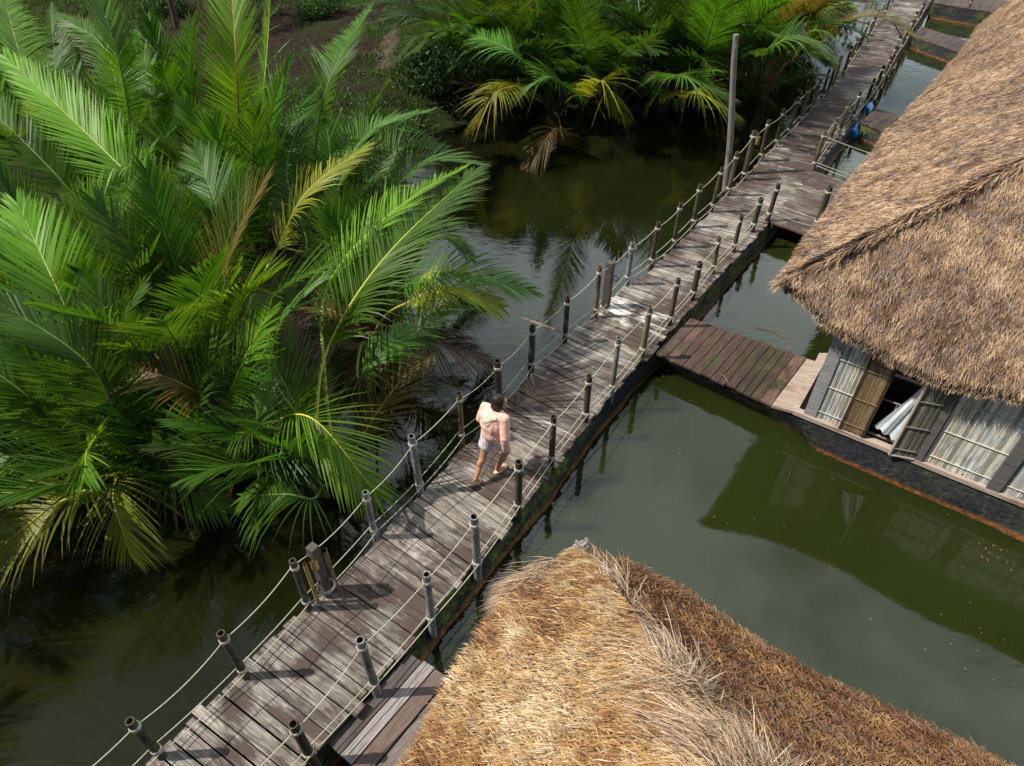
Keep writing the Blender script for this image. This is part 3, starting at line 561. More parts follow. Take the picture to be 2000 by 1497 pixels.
zz = np.array([0, 0, .06]); tw = np.array([0, 0, 1.])
rin = [r-nrm(r-l)*.03-zz for l, r in zip(EL, ER)]; rwa = [r+nrm(r-l)*.04*np.array([1, 1, 0])-np.array([0, 0, ZD]) for l, r in zip(EL, ER)]
floatside('float', rin, rwa, bridge)
lin = [l+nrm(r-l)*.10-zz for l, r in zip(EL, ER)]; lwa = [l+nrm(r-l)*.06-np.array([0, 0, ZD]) for l, r in zip(EL, ER)]
floatside('float', lin, lwa, bridge, moss=.6, rust=.4)

LPOST = [(262,1405,318,1478,'d'),(438,1236,482,1322,'d'),(585,1088,603,1190,'g'),(707,962,733,1050,'s'),(810,855,822,962,'s'),(900,770,902,865,'b'),(978,703,977,800,'g'),(1041,637,1037,725,'g'),(1112,580,1103,668,'d'),
 (1177,522,1163,620,'b'),(1243,474,1224,556,'s'),(1292,436,1271,522,'d'),(1334,397,1315,484,'g'),(1371,362,1353,445,'g'),(1407,327,1388,414,'g'),(1438,297,1420,382,'b'),(1467,256,1451,352,'D'),(1500,234,1484,315,'g'),(1525,213,1514,288,'g'),
 (1549,189,1538,266,'g'),(1574,170,1561,242,'b'),(1593,154,1583,219,'b'),(1613,136,1603,198,'g'),(1623,123,1617,184,'b'),(1634,108,1628,170,'y'),(1653,89,1646,150,'g'),(1664,73,1658,126,'d'),(1673,62,1668,112,'b'),(1688,42,1680,92,'g'),(1698,32,1692,80,'b'),(1710,17,1702,62,'s'),(1723,0,1714,48,'s'),(1735,-12,1727,32,'g'),(1746,-24,1738,18,'b')]
RPOST = [(580,1413,610,1483,'d'),(720,1246,735,1348,'s'),(832,1127,843,1221,'s'),(933,1009,933,1113,'s'),(1011,900,1012,1000,'d'),(1086,814,1077,908,'g'),(1163,735,1143,823,'d'),(1219,663,1194,770,'s'),(1274,600,1253,697,'G'),(1338,545,1306,634,'d'),
 (1374,513,1351,585,'g'),(1413,464,1392,534,'b'),(1451,421,1432,492,'d'),(1487,388,1468,452,'d'),(1515,360,1498,431,'g')]
RPOST2 = [(1611,257,1587,332,'b'),(1634,231,1614,292,'b'),(1662,201,1638,266,'G'),(1681,180,1663,238,'g'),(1708,154,1688,208,'g'),(1727,128,1707,182,'d'),(1739,110,1722,160,'b'),(1748,92,1734,138,'g'),(1759,72,1746,116,'d'),(1770,55,1757,100,'g'),(1779,40,1768,84,'b'),(1789,22,1777,66,'g'),(1801,8,1789,48,'b'),(1810,-10,1799,30,'g')]
PM = dict(d='bamboo_dark', D='bamboo_dark', g='bamboo_dark', G='bamboo_green', s='bamboo_silver', b='bamboo_brown', y='bamboo_yellow')
PL = dict(s='bamboo post mottled silver with lichen', G='pale mossy green bamboo post', y='short yellow bamboo post', D='thicker dark post')
def post(parent, b, zt, r, mk, bands=(.13, None), low=.18, base=-.05, nm='post'):
    r0 = r*rng.uniform(.84, 1.14); H_ = zt-b[2]; lean = np.array([rng.normal(0, .02), rng.normal(0, .02), 0]); nseg = 9
    pts = [b+np.array([0, 0, base]) + (np.array([0, 0, H_-base]) + lean)*f for f in np.linspace(0, 1, nseg)]; rr = [r0*(1.04-.06*f+.015*sin(9*f+b[0])) for f in np.linspace(0, 1, nseg)]
    m = MB(); m.tube(pts, rr, 14, False); top = pts[-1]
    ang = np.linspace(0, 2*pi, 14, endpoint=False); ci = np.stack([np.cos(ang), np.sin(ang), 0*ang], 1); o1 = top+ci*rr[-1]; i1 = top+ci*rr[-1]*.72; i2 = i1-np.array([0, 0, .09])
    j = np.arange(14); j2 = (j+1) % 14; m.add(np.vstack([o1, i1]), np.stack([j, j2, 14+j2, 14+j], 1))
    o = m.build(nm, M[PM[mk]], parent, True); m = MB(); m.add(np.vstack([i1, i2]), np.stack([j, j2, 14+j2, 14+j], 1)); m.add(i2, [list(range(14))]); m.build('tube_mouth', M['inside'], o)
    if mk in PL: o['label'] = PL[mk]
    for zb in (H_-.13, low):
        m = MB(); c = b+np.array([0, 0, zb])+lean*zb/H_; m.tube([c+np.array([0, 0, q]) for q in (-.028, -.022, 0, .022, .028)], [r0*1.03, r0*1.2, r0*1.24, r0*1.2, r0*1.03], 14, False); m.build('tape_band', M['tape'], o, True)
    return top
def rope(parent, pts, sag, r, mat, side=None, nm='rope'):
    m = MB()
    for a, b in zip(pts, pts[1:]):
        t_ = np.linspace(0, 1, 12)[:, None]; L = np.linalg.norm(b-a); sg = sag*L*rng.uniform(.3, 1.5); p = a+(b-a)*t_; p[:, 2] -= (4*sg*t_*(1-t_))[:, 0]; m.tube(p, r, 5, False)
    return m.build(nm, M[mat], parent, True)
def row(parent, posts, mat, rad=.047, side=1, r=.0062, sag=.06):
    tops, lows, lows2 = [], [], []
    for (tx, ty, bx, by, mk) in posts:
        b = at(bx, by, ZD); zt = ztop(b, tx, ty); zt = float(np.clip(zt, 1.15, 1.62)); rr = rad*(1.3 if mk == 'D' else 1)
        post(parent, b, zt, rr, mk, base=-.22); n_ = np.array([.83, -.56, 0])*side
        tops.append(b+np.array([0, 0, zt-b[2]-.10])-n_*rr*.9*0); lows.append(b+np.array([0, 0, .20])+n_*rr*1.05); lows2.append(b+np.array([0, 0, .16])-n_*rr*1.05)
    rope(parent, tops, sag, r, mat); rope(parent, lows, sag*.35, r, mat); rope(parent, lows2, sag*.8, r, mat)
    return tops, lows, lows2
ext0 = [(70, 1560, 150, 1640, 'd')]; row(bridge, ext0+LPOST, 'rope', side=-1); row(bridge, [(400, 1590, 450, 1660, 'd')]+RPOST, 'rope_y', side=1, sag=.045); 
row(bridge, RPOST2, 'rope', side=1)

# ------------------------------------------------------------------ tall pole, mooring piles, bamboo cups
t = thing('tall_pole', 'tall weathered grey pole standing in the water beside the footbridge', 'pole'); b = at(1416, 372, 0); a_ = ray(1440, 68); 
tt_ = (b[1]+.12)/a_[1]; top = np.array([0, 0, ZC])+a_*tt_
m = MB(); P = [b+(top-b)*f+np.array([.03*sin(5*f), 0, 0]) for f in np.linspace(-.15, 1, 14)]; m.tube(P, np.linspace(.088, .060, 14), 12, True); m.build('pole', M['grey_wood'], t, True)
m = MB(); m.box(top-np.array([0, 0, .25]), (.02, 0, 0), (0, .095, 0), (0, 0, .07)); m.build('cleat', M['grey_wood'], t)
def pile(px_b, px_t, label, hw=.075):
    b = at(*px_b, ZD); zt = ztop(b, *px_t); t = thing('mooring_pile', label, 'mooring post'); m = MB(); c = b.copy(); c[2] = (zt-.5)/2; hh = (zt+.5)/2; x = bear(35); y = bear(125); m.box(c, x*hw, y*hw, (0, 0, hh), (.26, .24, .22)); m.build('timber', M['grey_wood'], t); return t, b, zt
t, b, zt = pile((640, 1160), (610, 1068), 'square timber mooring pile with bamboo tubes, by the lower part of the bridge', .052)
for (bx, by, tx, ty, mk, rr) in [(622, 1178, 600, 1100, 'y', .024), (655, 1150, 622, 1078, 'b', .045)]:
    q = at(bx, by, ZD); m = MB(); z1 = ztop(q, tx, ty); m.tube([q, q+np.array([0, 0, (z1-q[2])/2]), np.array([q[0], q[1], z1])], rr, 10, False); m.build('bamboo_tube', M[PM[mk]], t, True)
m = MB(); m.tube([b+np.array([.06, -.10, q]) for q in (.30, .32, .35, .37)], [.10, .11, .11, .10], 12, False); m.build('rope_lashing', M['tape'], t, True)
t, b2_, zt2 = pile((1183, 600), (1189, 512), 'dark square mooring pile leaning against the bridge post by the white planks', .06)
c = b2_+np.array([.12, -.02, zt2-b2_[2]-.32]); an = np.linspace(0, 2*pi, 14); m = MB(); m.tube([c+np.array([cos(a)*.055, 0, sin(a)*.055]) for a in an], .018, 7, False); m.build('mooring_ring', M['tape'], t, True)
def cup(px, z, label, r=.042, h=.20):
    c = at(*px, z); t = thing('bamboo_cup', label, 'bamboo cup', 'pale bamboo cups hung on the left posts'); m = MB(); P = [c+np.array([0, 0, q]) for q in (0, .01, h*.5, h)]; m.tube(P, [r*.7, r, r, r*1.02], 14, False); m.add(P[0]+np.stack([np.cos(an[:13])*r*.7, np.sin(an[:13])*r*.7, 0*an[:13]], 1), [list(range(13))])
    o = m.build('cup_wall', M['bamboo_yellow'], t, True); m = MB(); m.tube([P[-1]-np.array([0, 0, .03]), P[-1]-np.array([0, 0, .028])], r*.93, 12, True); m.build('cup_inside', M['inside'], t)
    m = MB(); m.tube([P[-1], P[-1]+np.array([-.02, .0, .08]), P[-1]+np.array([-.05, 0, .12])], .004, 5, False); m.build('string', M['rope'], t)
cup((617, 1112), 1.02, 'pale bamboo cup hung on the mooring pile at the lower bridge'); cup((1478, 283), 1.05, 'pale bamboo cup hung beside the thick post right of the tall pole')

# ------------------------------------------------------------------ gangways and platforms
def deckq(name, label, cat, A, B, C_, D_, z, n, mat='deck_dark', th=.04, cols=None, gap=.012, side=None, moss=1., rust=1., along=0):
    """A->B near edge, D->C far edge; planks span A-D"""
    t = thing(name, label, cat); A, B, C_, D_ = [np.asarray(q, float) for q in (A, B, C_, D_)]; m = MB(); f = np.cumsum(np.concatenate([[0], rng.uniform(.7, 1.4, n)])); f /= f[-1]; L = np.linalg.norm(B-A)
    for i in range(n):
        g = gap/L; a, b = f[i]+g*.5, f[i+1]-g*.5; z_ = np.array([0, 0, rng.normal(0, .004)]); e = rng.normal(0, .012, 2); dd = nrm(D_-A)
        c = np.array([1, 1, 1])*rng.uniform(.75, 1.25) if cols is None else np.array(cols[i % len(cols)])
        m.slab([A+(B-A)*a-dd*e[0]+z_, A+(B-A)*b-dd*e[0]+z_, C_*b+D_*(1-b)+dd*e[1]+z_, C_*a+D_*(1-a)+dd*e[1]+z_][::1], th, c)
    # grain must run along the planks: swap uv axes
    m.uv = [u[:, ::-1] for u in m.uv]
    m.build('deck', M[mat], t); m = MB(); dn = np.array([0, 0, th+.004])
    for a, b in ((A, B), (D_, C_)): q = nrm((A+B)/2-(C_+D_)/2)*.03*(1 if a is A else -1); m.slab([a-q*2-dn, b-q*2-dn, b-q*4-dn, a-q*4-dn], .12, (.7, .65, .6))
    m.build('joist', M['under'], t)
    return t
zg = .36
A, D_ = at(1280, 691, zg), at(1350, 620, zg); B, C_ = at(1506, 792, zg), at(1575, 700, zg)
t = deckq('gangway', 'short dark red plank gangway from the footbridge to the hut', 'gangway', A, B, C_, D_, zg, 13, cols=[(1.3, 1.2, 1.15), (1.7, 1.5, 1.4), (1., .9, .9), (.95, .85, .8), (.9, .8, .75), (.85, .75, .7), (.8, .75, .65), (.75, .75, .6), (.8, .8, .6), (.7, .9, .45), (.75, .95, .45), (.9, .85, .7), (1.9, 1.7, 1.5)])
wA = [at(1283, 705, 0), at(1340, 740, 0), at(1430, 785, 0), at(1522, 830, 0)]; tA = [A-np.array([0, 0, .05]), at(1390, 748, zg-.05), at(1470, 784, zg-.05), B-np.array([0, 0, .05])]
floatside('float', tA, wA, t, bulge=.04, moss=1.4)
# wide platform at the junction
P0, P1, P2_, P3 = at(1500, 431, ZD), at(1586, 333, ZD), 0, 0; n_ = nrm(at(1640, 368, ZD)-at(1484, 318, ZD)); ex = 2.6
t = deckq('platform', 'wide dark plank platform joining the footbridge to the thatched roof hut', 'platform', P0+n_*.02-np.array([0, 0, .006]), P1+n_*.02-np.array([0, 0, .006]), P1+n_*ex, P0+n_*ex, ZD, 19, mat='deck', cols=[(.55, .46, .43), (.75, .68, .62), (.5, .42, .40), (.48, .40, .38), (.62, .54, .5), (1.1, 1.0, .92), (.52, .44, .42)])
pb = at(1592, 447, ZD); pz = 1.38; pt = at(1498, 431, ZD)
post(t, pb, pz, .055, 'd', base=-.2); pb2 = pb + n_*1.9; post(t, pb2, pz, .055, 'g', base=-.2)
rope(t, [pt+np.array([0, 0, .93]), pb+np.array([0, 0, pz-pb[2]-.10]), pb2+np.array([0, 0, .85])], .09, .0075, 'rope_y'); rope(t, [pt+np.array([0, 0, .2]), pb+np.array([0, 0, .04]), pb2+np.array([0, 0, .1])], .05, .0075, 'rope_y')
pc = at(1587, 332, ZD); pcz = ztop(pc, 1611, 257); pd = pc+n_*2.4; post(t, pd, 1.3, .05, 'b', base=-.2)
rope(t, [pc+np.array([0, 0, pcz-pc[2]-.1]), pd+np.array([0, 0, .8])], .03, .0075, 'rope'); rope(t, [pc+np.array([0, 0, .2]), pd+np.array([0, 0, .15])], .03, .0075, 'rope'); rope(t, [pc+np.array([0, 0, .14]), pd+np.array([0, 0, .1])], .05, .0075, 'rope')
# heavy boards at the bottom
zb = .30; Q = [at(640, 1452, zb), at(800, 1277, zb), at(905, 1345, zb), at(745, 1545, zb)]
e_ = nrm(Q[0]-Q[1])*.9
t = thing('landing', 'landing of four heavy dark boards beside the bridge at the bottom', 'landing'); m = MB()
for i, (f0, f1, off, col) in enumerate([(0, .23, 0, (.28, .23, .22)), (.25, .45, .02, (1.25, 1.15, 1.15)), (.475, .71, .01, (.55, .36, .30)), (.745, 1, -.03, (.62, .54, .52))]):
    a, b = Q[1]+(Q[2]-Q[1])*f0, Q[1]+(Q[2]-Q[1])*f1; c, d = Q[0]+(Q[3]-Q[0])*f0, Q[0]+(Q[3]-Q[0])*f1; o_ = nrm(Q[1]-Q[0])*off
    m.slab([c, a+o_, b+o_, d], .07, col)
m.build('deck', M['grey_wood'], t); m = MB(); dn = np.array([0, 0, .075])
for f in (.12, .5, .88): a, b = Q[0]+(Q[1]-Q[0])*f-dn, Q[3]+(Q[2]-Q[3])*f-dn; q = nrm(Q[1]-Q[0])*.05; m.slab([a-q, a+q, b+q, b-q], .14, (.6, .5, .5))
m.build('joist', M['under'], t)
# small docks toward the far end
def dock(px, z, n, label, mat='deck_dark'):
    q = [at(*p, z) for p in px]; t = deckq('dock', label, 'dock', q[0], q[1], q[2], q[3], z, n, mat); dn = np.array([0, 0, z-.0]); c = sum(q)/4
    floatside('float', [q[0]-np.array([0, 0, .05]), q[1]-np.array([0, 0, .05])], [q[0]+nrm(q[0]-q[3])*.05-dn, q[1]+nrm(q[0]-q[3])*.05-dn], t, moss=.9); return t
dock([(1678, 239), (1735, 262), (1775, 232), (1712, 212)], .38, 9, 'dark plank dock beside the blue barrels under the big roof')
dock([(1785, 72), (1900, 112), (1940, 96), (1800, 52)], .38, 8, 'small two-part plank dock farther along the walkway')
t = dock([(1822, 6), (1975, 30), (1995, 5), (1840, -18)], .55, 10, 'raised side walkway at the top right edge above a float', 'deck_dark'); post(t, at(1893, 15, .55), 1.3, .05, 'b', base=-.4)
t = thing('timber_post', 'brown timber post at the top right by the side walkway', 'post'); m = MB(); b = at(1972, 38, .3); m.box(b+np.array([0, 0, .9]), (.09, 0, 0), (0, .09, 0), (0, 0, 1.3)); m.build('timber', M['grey_wood'], t); m = MB(); m.box(b+np.array([0, 0, 2.22]), (.11, 0, 0), (0, .11, 0), (0, 0, .02)); m.build('cap', M['grey_wood'], t)
def barrel(px, label, d, L=.75, r=.19):
    c = at(*px, .06); t = thing('barrel', label, 'barrel', 'blue float barrels beside the bridge'); d = nrm(d); m = MB(); fs = [0, .02, .06, .3, .32, .34, .66, .68, .70, .94, .98, 1]; rs = [.6, .9, 1, 1, 1.05, 1, 1, 1.05, 1, 1, .9, .6]
    m.tube([c+d*L*(f-.5) for f in fs], [r*q for q in rs], 18, True); m.build('barrel_body', M['blue'], t, True); m = MB(); m.tube([c+d*L*.5, c+d*(L*.5+.03)], .04, 10, True); m.build('bung', M['under'], t)
barrel((1668, 258), 'bright blue plastic barrel floating beside the bridge by the dark dock', bear(35)); barrel((1692, 214), 'smaller looking blue barrel showing just behind the dark dock', bear(35), .5, .15)

#@@HOUSES
# ------------------------------------------------------------------ thatched huts
TH1 = np.array([(.50, .32, .18), (.64, .44, .28), (.30, .18, .105), (.76, .55, .35), (.40, .30, .25), (.19, .115, .07)])
TH2 = np.array([(.54, .33, .14), (.63, .43, .21), (.31, .15, .06), (.72, .55, .34), (.20, .095, .04), (.50, .35, .21), (.40, .22, .085)])
TH2_SHADED = np.array([(.32, .14, .055), (.22, .095, .04), (.42, .21, .085), (.16, .07, .03), (.52, .30, .13), (.32, .20, .13)])  # darker straw for the far slope, its shade put into the colour
def pick(P, pal, seed, sc=2.2):
    n = noise3(P*sc*.5, seed)*.25+noise3(P*sc*1.6, seed+2)*.3+noise3(P*sc*4.2, seed+1)*.45; k = len(pal); f = np.clip((n-.28)/.44, 0, .999); r = rng.random(len(P)); i = np.where(r < .68, (f*k).astype(int), rng.integers(0, k, len(P)))
    order = np.argsort(pal.sum(1)); return pal[order][i]*rng.uniform(.75, 1.25, (len(P), 1))
def strands(m, P, D_, N_, L, wd, col, jit=.3, lift=(.0, .11)):
    k = len(P); lat = nrm(np.cross(N_, D_)); d = nrm(D_ + lat*rng.normal(0, jit, (k, 1)) + N_*rng.uniform(*lift, (k, 1))); w_ = nrm(np.cross(d, N_+rng.normal(0, .5, (k, 3))))*wd
    l = (L*rng.uniform(.5, 1.4, (k, 1))); dr = np.zeros((k, 3)); dr[:, 2] = -.12*l[:, 0]
    v = np.stack([P-w_, P+w_, P+d*l*.6+w_*.8, P+d*l*.6-w_*.8, P+d*l+dr], 1).reshape(-1, 3); b = np.arange(k)*5
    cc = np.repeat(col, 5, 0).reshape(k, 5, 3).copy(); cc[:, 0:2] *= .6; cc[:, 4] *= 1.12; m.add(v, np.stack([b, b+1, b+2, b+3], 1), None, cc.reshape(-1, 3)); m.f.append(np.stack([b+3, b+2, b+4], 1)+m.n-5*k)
def roofface(name, parent, eave, inw, run, slope, hipdir, n, L, wd, pal, seed, thick=.22, over=None, far_hip=False, jit=.3, bump=.07, vmax=1., pw=1.):
    """eave: callable s->point; s=0 at the hip corner. inw: inward plan direction; hipdir=+1: face narrows by the hip as it climbs"""
    Smax = eave[1]; ef = eave[0]; z0 = ef(0)[2]
    def surf(s, v):                       # s metres from the corner along the eave, v metres inward
        s = np.asarray(s, float); v = np.asarray(v, float); E_ = ef(s); b = E_ + inw*v[:, None]; b[:, 2] = E_[:, 2]*np.exp(-v*1.1) + z0*(1-np.exp(-v*1.1)) + slope*v*(1-.10*np.exp(-v*1.5))
        h = noise3(b*1.6, seed)*.6+noise3(b*5, seed+3)*.3+noise3(b*12, seed+4)*.12; b[:, 2] += (h-.45)*bump*2; return b
    # body sheet
    nu, nv = int(Smax/.16), int(run/.14); vv = np.linspace(0, run*vmax, nv); G = []
    for v in vv:
        s0 = v; G.append(surf(np.linspace(s0, Smax-(v if far_hip else 0), nu), np.full(nu, v)))
    G = np.array(G); body = MB(); i0 = (np.arange(nv-1)[:, None]*nu+np.arange(nu-1)).ravel(); c = pick(G.reshape(-1, 3), pal, seed)*.8
    body.add(G.reshape(-1, 3), np.stack([i0, i0+1, i0+nu+1, i0+nu], 1), None, c)
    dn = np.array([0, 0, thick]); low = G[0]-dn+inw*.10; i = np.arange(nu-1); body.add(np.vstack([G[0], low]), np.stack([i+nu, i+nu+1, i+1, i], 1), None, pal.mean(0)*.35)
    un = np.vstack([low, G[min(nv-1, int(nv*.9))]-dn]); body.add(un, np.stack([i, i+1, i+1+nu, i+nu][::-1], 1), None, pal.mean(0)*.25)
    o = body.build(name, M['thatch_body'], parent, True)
    # strands
    v = run*vmax*rng.random(n); s = v + (Smax-v-(v if far_hip else 0))*rng.random(n)**pw; e = .03; P = surf(s, v); Pv = surf(s, v+e); Ps = surf(s+e, v); D_ = nrm(P-Pv); N_ = nrm(np.cross(Ps-P, Pv-P)); N_ *= np.sign(N_[:, 2:3])
    P = P + N_*rng.uniform(-.01, .05, (n, 1)); m = MB(); strands(m, P, D_, N_, L, wd, pick(P, pal, seed), jit)
    k = int(Smax*700); s = Smax*rng.random(k); P = surf(s, np.full(k, .02))-np.array([0, 0, 1.])*thick*rng.random((k, 1))*.9; D_ = nrm(np.repeat([-inw*.8-np.array([0, 0, .75])], k, 0)+rng.normal(0, .12, (k, 3))); N_ = np.repeat([-inw*.5+np.array([0, 0, .8])], k, 0)
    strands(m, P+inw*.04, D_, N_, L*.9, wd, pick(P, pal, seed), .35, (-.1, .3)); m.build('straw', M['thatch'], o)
    return surf, o
def eavef(C, d, pts, ext, lift=0.):
    """eave curve in the vertical plane through C along d, its heights read at the given pixels"""
    n_ = np.array([d[1], -d[0], 0]); s = [0]; z = [C[2]]
    for q in pts:
        p = onplane(*q, C, n_); s.append((p-C)@d); z.append(p[2])
    s.append(ext); z.append(z[-1]); s, z = np.array(s), np.array(z)
    def f(x):
        x = np.asarray(x, float); r = C + np.atleast_1d(x)[:, None]*d; r[:, 2] = np.interp(np.atleast_1d(x), s, z) + lift + .05*np.sin(np.atleast_1d(x)*2.3); return r if x.ndim else r[0]
    print('eave', np.round(s, 2), np.round(z, 2)); return (f, ext)
b35, b125 = bear(35), bear(125)
# --- big hut on the right
hut = thing('thatched_hut', 'big floating hut with shaggy grey-brown thatch and whitewashed bamboo walls', 'hut')
C1 = at(1519, 571, 2.5)
eL = eavef(C1, b35, [(1606, 443), (1716, 294), (1866, 124)], 19.5, .20)
eF = eavef(C1, b125, [(1600, 650), (1700, 703), (1850, 765), (1990, 800)], 9.0, .22)
roofface('roof', hut, eL, b125, 4.5, .72, 1, 430000, .085, .0034, TH1, 21, jit=.33, pw=1.5)
sfF, _o = roofface('roof', hut, eF, b35, 4.5, .72, 1, 260000, .08, .0031, TH1, 31, far_hip=True, jit=.38, pw=1.2)
hp = [C1+(b125+b35)*f*4.5+np.array([0, 0, .72*4.5*f+.05]) for f in np.linspace(.02, 1, 40)]
# dark seam where the two faces meet
k = 4500; f = rng.random(k); P = C1 + (b125+b35)*(f*4.4)[:, None] + rng.normal(0, .035, (k, 3)); P[:, 2] = C1[2]+.15+.72*4.4*f+rng.normal(0, .02, k)
m = MB(); D_ = np.repeat([nrm(-(b125+b35)*.7-np.array([0, 0, .36]))], k, 0); strands(m, P, D_, np.repeat([[0, 0, 1.]], k, 0), .18, .006, pick(P, TH1*np.array([.80, .78, .76]), 7), .45, (0, .25)); m.build('hip_seam', M['thatch'], hut)
# walls
ZS = .46; W0 = at(1572, 806, ZS); ow = -b35                # outward from the wall
def sw_(px, z=ZS):
    p = onplane(*px, W0, b35); return (p-W0)@b125
vo = (W0-C1)@b35; so_ = (W0-C1)@b125; WT = float(min(sfF(np.linspace(.2, 6.5, 40), np.full(40, max(vo, .05)))[:, 2]))-.26; print('WT', WT, vo, so_)
def wp(s, z, o=0.): q = W0+b125*s+ow*o; q[2] = z; return q
m = MB(); m.box(wp(.075, (ZS+WT)/2, -.04), b125*.085, b35*.07, (0, 0, (WT-ZS)/2), (1.4, 1.5, 1.6)); m.build('corner_post', M['grey_wood'], hut)['label'] = 'pale blue-grey corner post'
m = MB(); m.box(wp(3.4, ZS-.035, -.02), b125*3.55, b35*.09, (0, 0, .035), (1.15, 1.1, 1.1)); m.build('sill', M['pale_wood'], hut)
def laths(s0, s1, z0, z1, o, col, nm, frame=True, hz_=(.08, .36, .66), u=None, pitch=.025, org=None, ax=None):
    m = MB(); A_ = wp(0, 0, o) if org is None else org; X = b125 if ax is None else ax; nv_ = np.cross(X, [0, 0, 1.]); s = s0; X = np.asarray(X)
    while s < s1:
        w_ = pitch*rng.uniform(.75, 1.2); c = np.array(col)*rng.uniform(.42, 1.3)*(np.array([1, .93, .80]) if rng.random() < .45 else 1); p = A_+X*(s+w_/2); zz0 = z0+rng.normal(0, .014); zs = [zz0, (z0+z1)/2, z1]; d = nv_*rng.uniform(-.004, .004)
        b = A_+X*s; b = b.copy(); b[2] = 0; pts = []
        e0 = b+X*0; e1 = b+X*w_*.84
        m.hexa([e0+nv_*-.006+d+[0, 0, zz0], e1+nv_*-.006+d+[0, 0, zz0], e1+nv_*.006+d+[0, 0, zz0], e0+nv_*.006+d+[0, 0, zz0], e0+nv_*-.006+d+[0, 0, z1], e1-nv_*.006+d+[0, 0, z1], e1+nv_*.006+d+[0, 0, z1], e0+nv_*.006+d+[0, 0, z1]], c=c); s += w_
    for f in hz_:
        z = z0+(z1-z0)*f
        for sg in (-1, 1):
            p0, p1 = A_+X*s0+nv_*.014*sg, A_+X*s1+nv_*.014*sg; p0, p1 = p0.copy(), p1.copy(); p0[2] = p1[2] = z; m.tube([p0, (p0+p1)/2, p1], .010, 6, True, np.array(col)*.8)
    return m.build(nm, M['lath'], hut)
sA, sB, sC, sD = sw_((1592, 812)), sw_((1642, 835)), sw_((1683, 855)), sw_((1748, 880)); sE, sF, sG = sw_((1800, 905)), sw_((1918, 960)), sw_((1942, 970))
print('wall', [round(q, 2) for q in (sA, sB, sC, sD, sE, sF, sG)])
laths(.17, sB, ZS, WT, .0, (1.55, 1.52, 1.45), 'wall_panel'); laths(sB+.01, sC, ZS+.02, WT, .045, (.62, .44, .26), 'door')['label'] = 'brown bamboo door panel'
laths(sE, sF, ZS, WT, 0, (1.6, 1.58, 1.5), 'wall_panel', pitch=.027); laths(sG, 7.0, ZS, WT, 0, (1.55, 1.5, 1.45), 'wall_panel', pitch=.027)
for s0, s1, lb in ((sF, sG, 'dark grey wall stud'), (sE-.14, sE-.02, 'wall stud beside the shutter')): m = MB(); m.box(wp((s0+s1)/2, (ZS+WT)/2, .01), b125*(s1-s0)/2, b35*.05, (0, 0, (WT-ZS)/2), (.5, .5, .5)); m.build('stud', M['grey_wood'], hut)['label'] = lb
for s0 in (sB-.005, sC+.0): m = MB(); m.box(wp(s0, (ZS+WT)/2, .04), b125*.022, b35*.02, (0, 0, (WT-ZS)/2), (.7, .5, .4)); m.build('door_frame', M['deck_dark'], hut)
# shutter swung out
hg = wp(sE-.12, 0, .06); fp = at(1738, 886, ZS+.02); sd2 = fp-hg; sd2[2] = 0; sl_ = min(np.linalg.norm(sd2), .75); sx_ = nrm(sd2)
sh = laths(.02, sl_, ZS+.02, WT-.15, 0, (.62, .57, .48), 'shutter', org=hg, ax=sx_); m = MB()
for p0, p1 in ((hg+sx_*sl_+[0, 0, ZS], hg+sx_*sl_+[0, 0, WT-.15]), (hg+[0, 0, ZS], hg+sx_*sl_+[0, 0, ZS])): m.tube([p0, (p0+p1)/2, p1], .022, 6, True, (1.2, 1.2, 1.2))
m.build('shutter_frame', M['pale_wood'], sh)
# room behind the opening
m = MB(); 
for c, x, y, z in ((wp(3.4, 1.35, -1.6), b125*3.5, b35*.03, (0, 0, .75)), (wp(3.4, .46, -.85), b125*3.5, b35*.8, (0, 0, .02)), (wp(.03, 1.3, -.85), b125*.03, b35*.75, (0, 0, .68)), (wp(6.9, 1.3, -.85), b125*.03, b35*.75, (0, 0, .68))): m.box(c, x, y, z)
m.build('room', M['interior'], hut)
m = MB(); r0, r1 = wp(sC+.03, ZS+.72, -.06), wp(sE-.16, ZS+.72, -.06); m.tube([r0, (r0+r1)/2, r1], .014, 6)
q0, q1 = wp(sC+.03, ZS+.06, -.06), wp(sE-.16, ZS+.06, -.06); m.tube([q0, (q0+q1)/2, q1], .02, 6)
for f in (.3, .72): p = r0+(r1-r0)*f; m.tube([p, p-np.array([0, 0, .28]), p-np.array([0, 0, .56])], .010, 6)
m.build('window_rail', M['grey_wood'], hut, True)
# left side wall under the eave, mostly hidden
m = MB(); m.box(W0+b35*5.5+b125*.02+np.array([0, 0, .55]), b125*.03, b35*5.45, (0, 0, .72), (.9, .9, .9)); m.build('side_wall', M['grey_wood'], hut)
# raft hull with black liner
hb = W0+ow*.10; hb = hb.copy(); H0 = at(1506, 792, zg); tp = [B-np.array([0, 0, .05]), at(1540, 810, .40), wp(0., ZS-.08, .09), wp(2.5, ZS-.08, .09), wp(7.4, ZS-.08, .09)]; wt = [at(1522, 830, 0), at(1560, 848, 0), wp(.25, 0, .17), wp(2.5, 0, .17), wp(7.4, 0, .17)]
floatside('raft_hull', tp, wt, hut, bulge=.05, moss=.16, rust=1.)
m = MB(); m.slab([at(1507, 792, .37), at(1558, 806, .41), at(1612, 712, .41), at(1576, 701, .37)], .05, (.95, .9, .85)); m.slab([at(1545, 803, .44), at(1572, 806, .44), at(1618, 690, .44), at(1600, 690, .44)], .04, (1.1, 1.05, 1.0))
m.slab([wp(.02, .34, .0), wp(7.2, .34, .0), wp(7.2, .34, -9), wp(.02, .34, -9)], .3, (.4, .35, .3)); m.build('raft_deck', M['pale_wood'], hut)
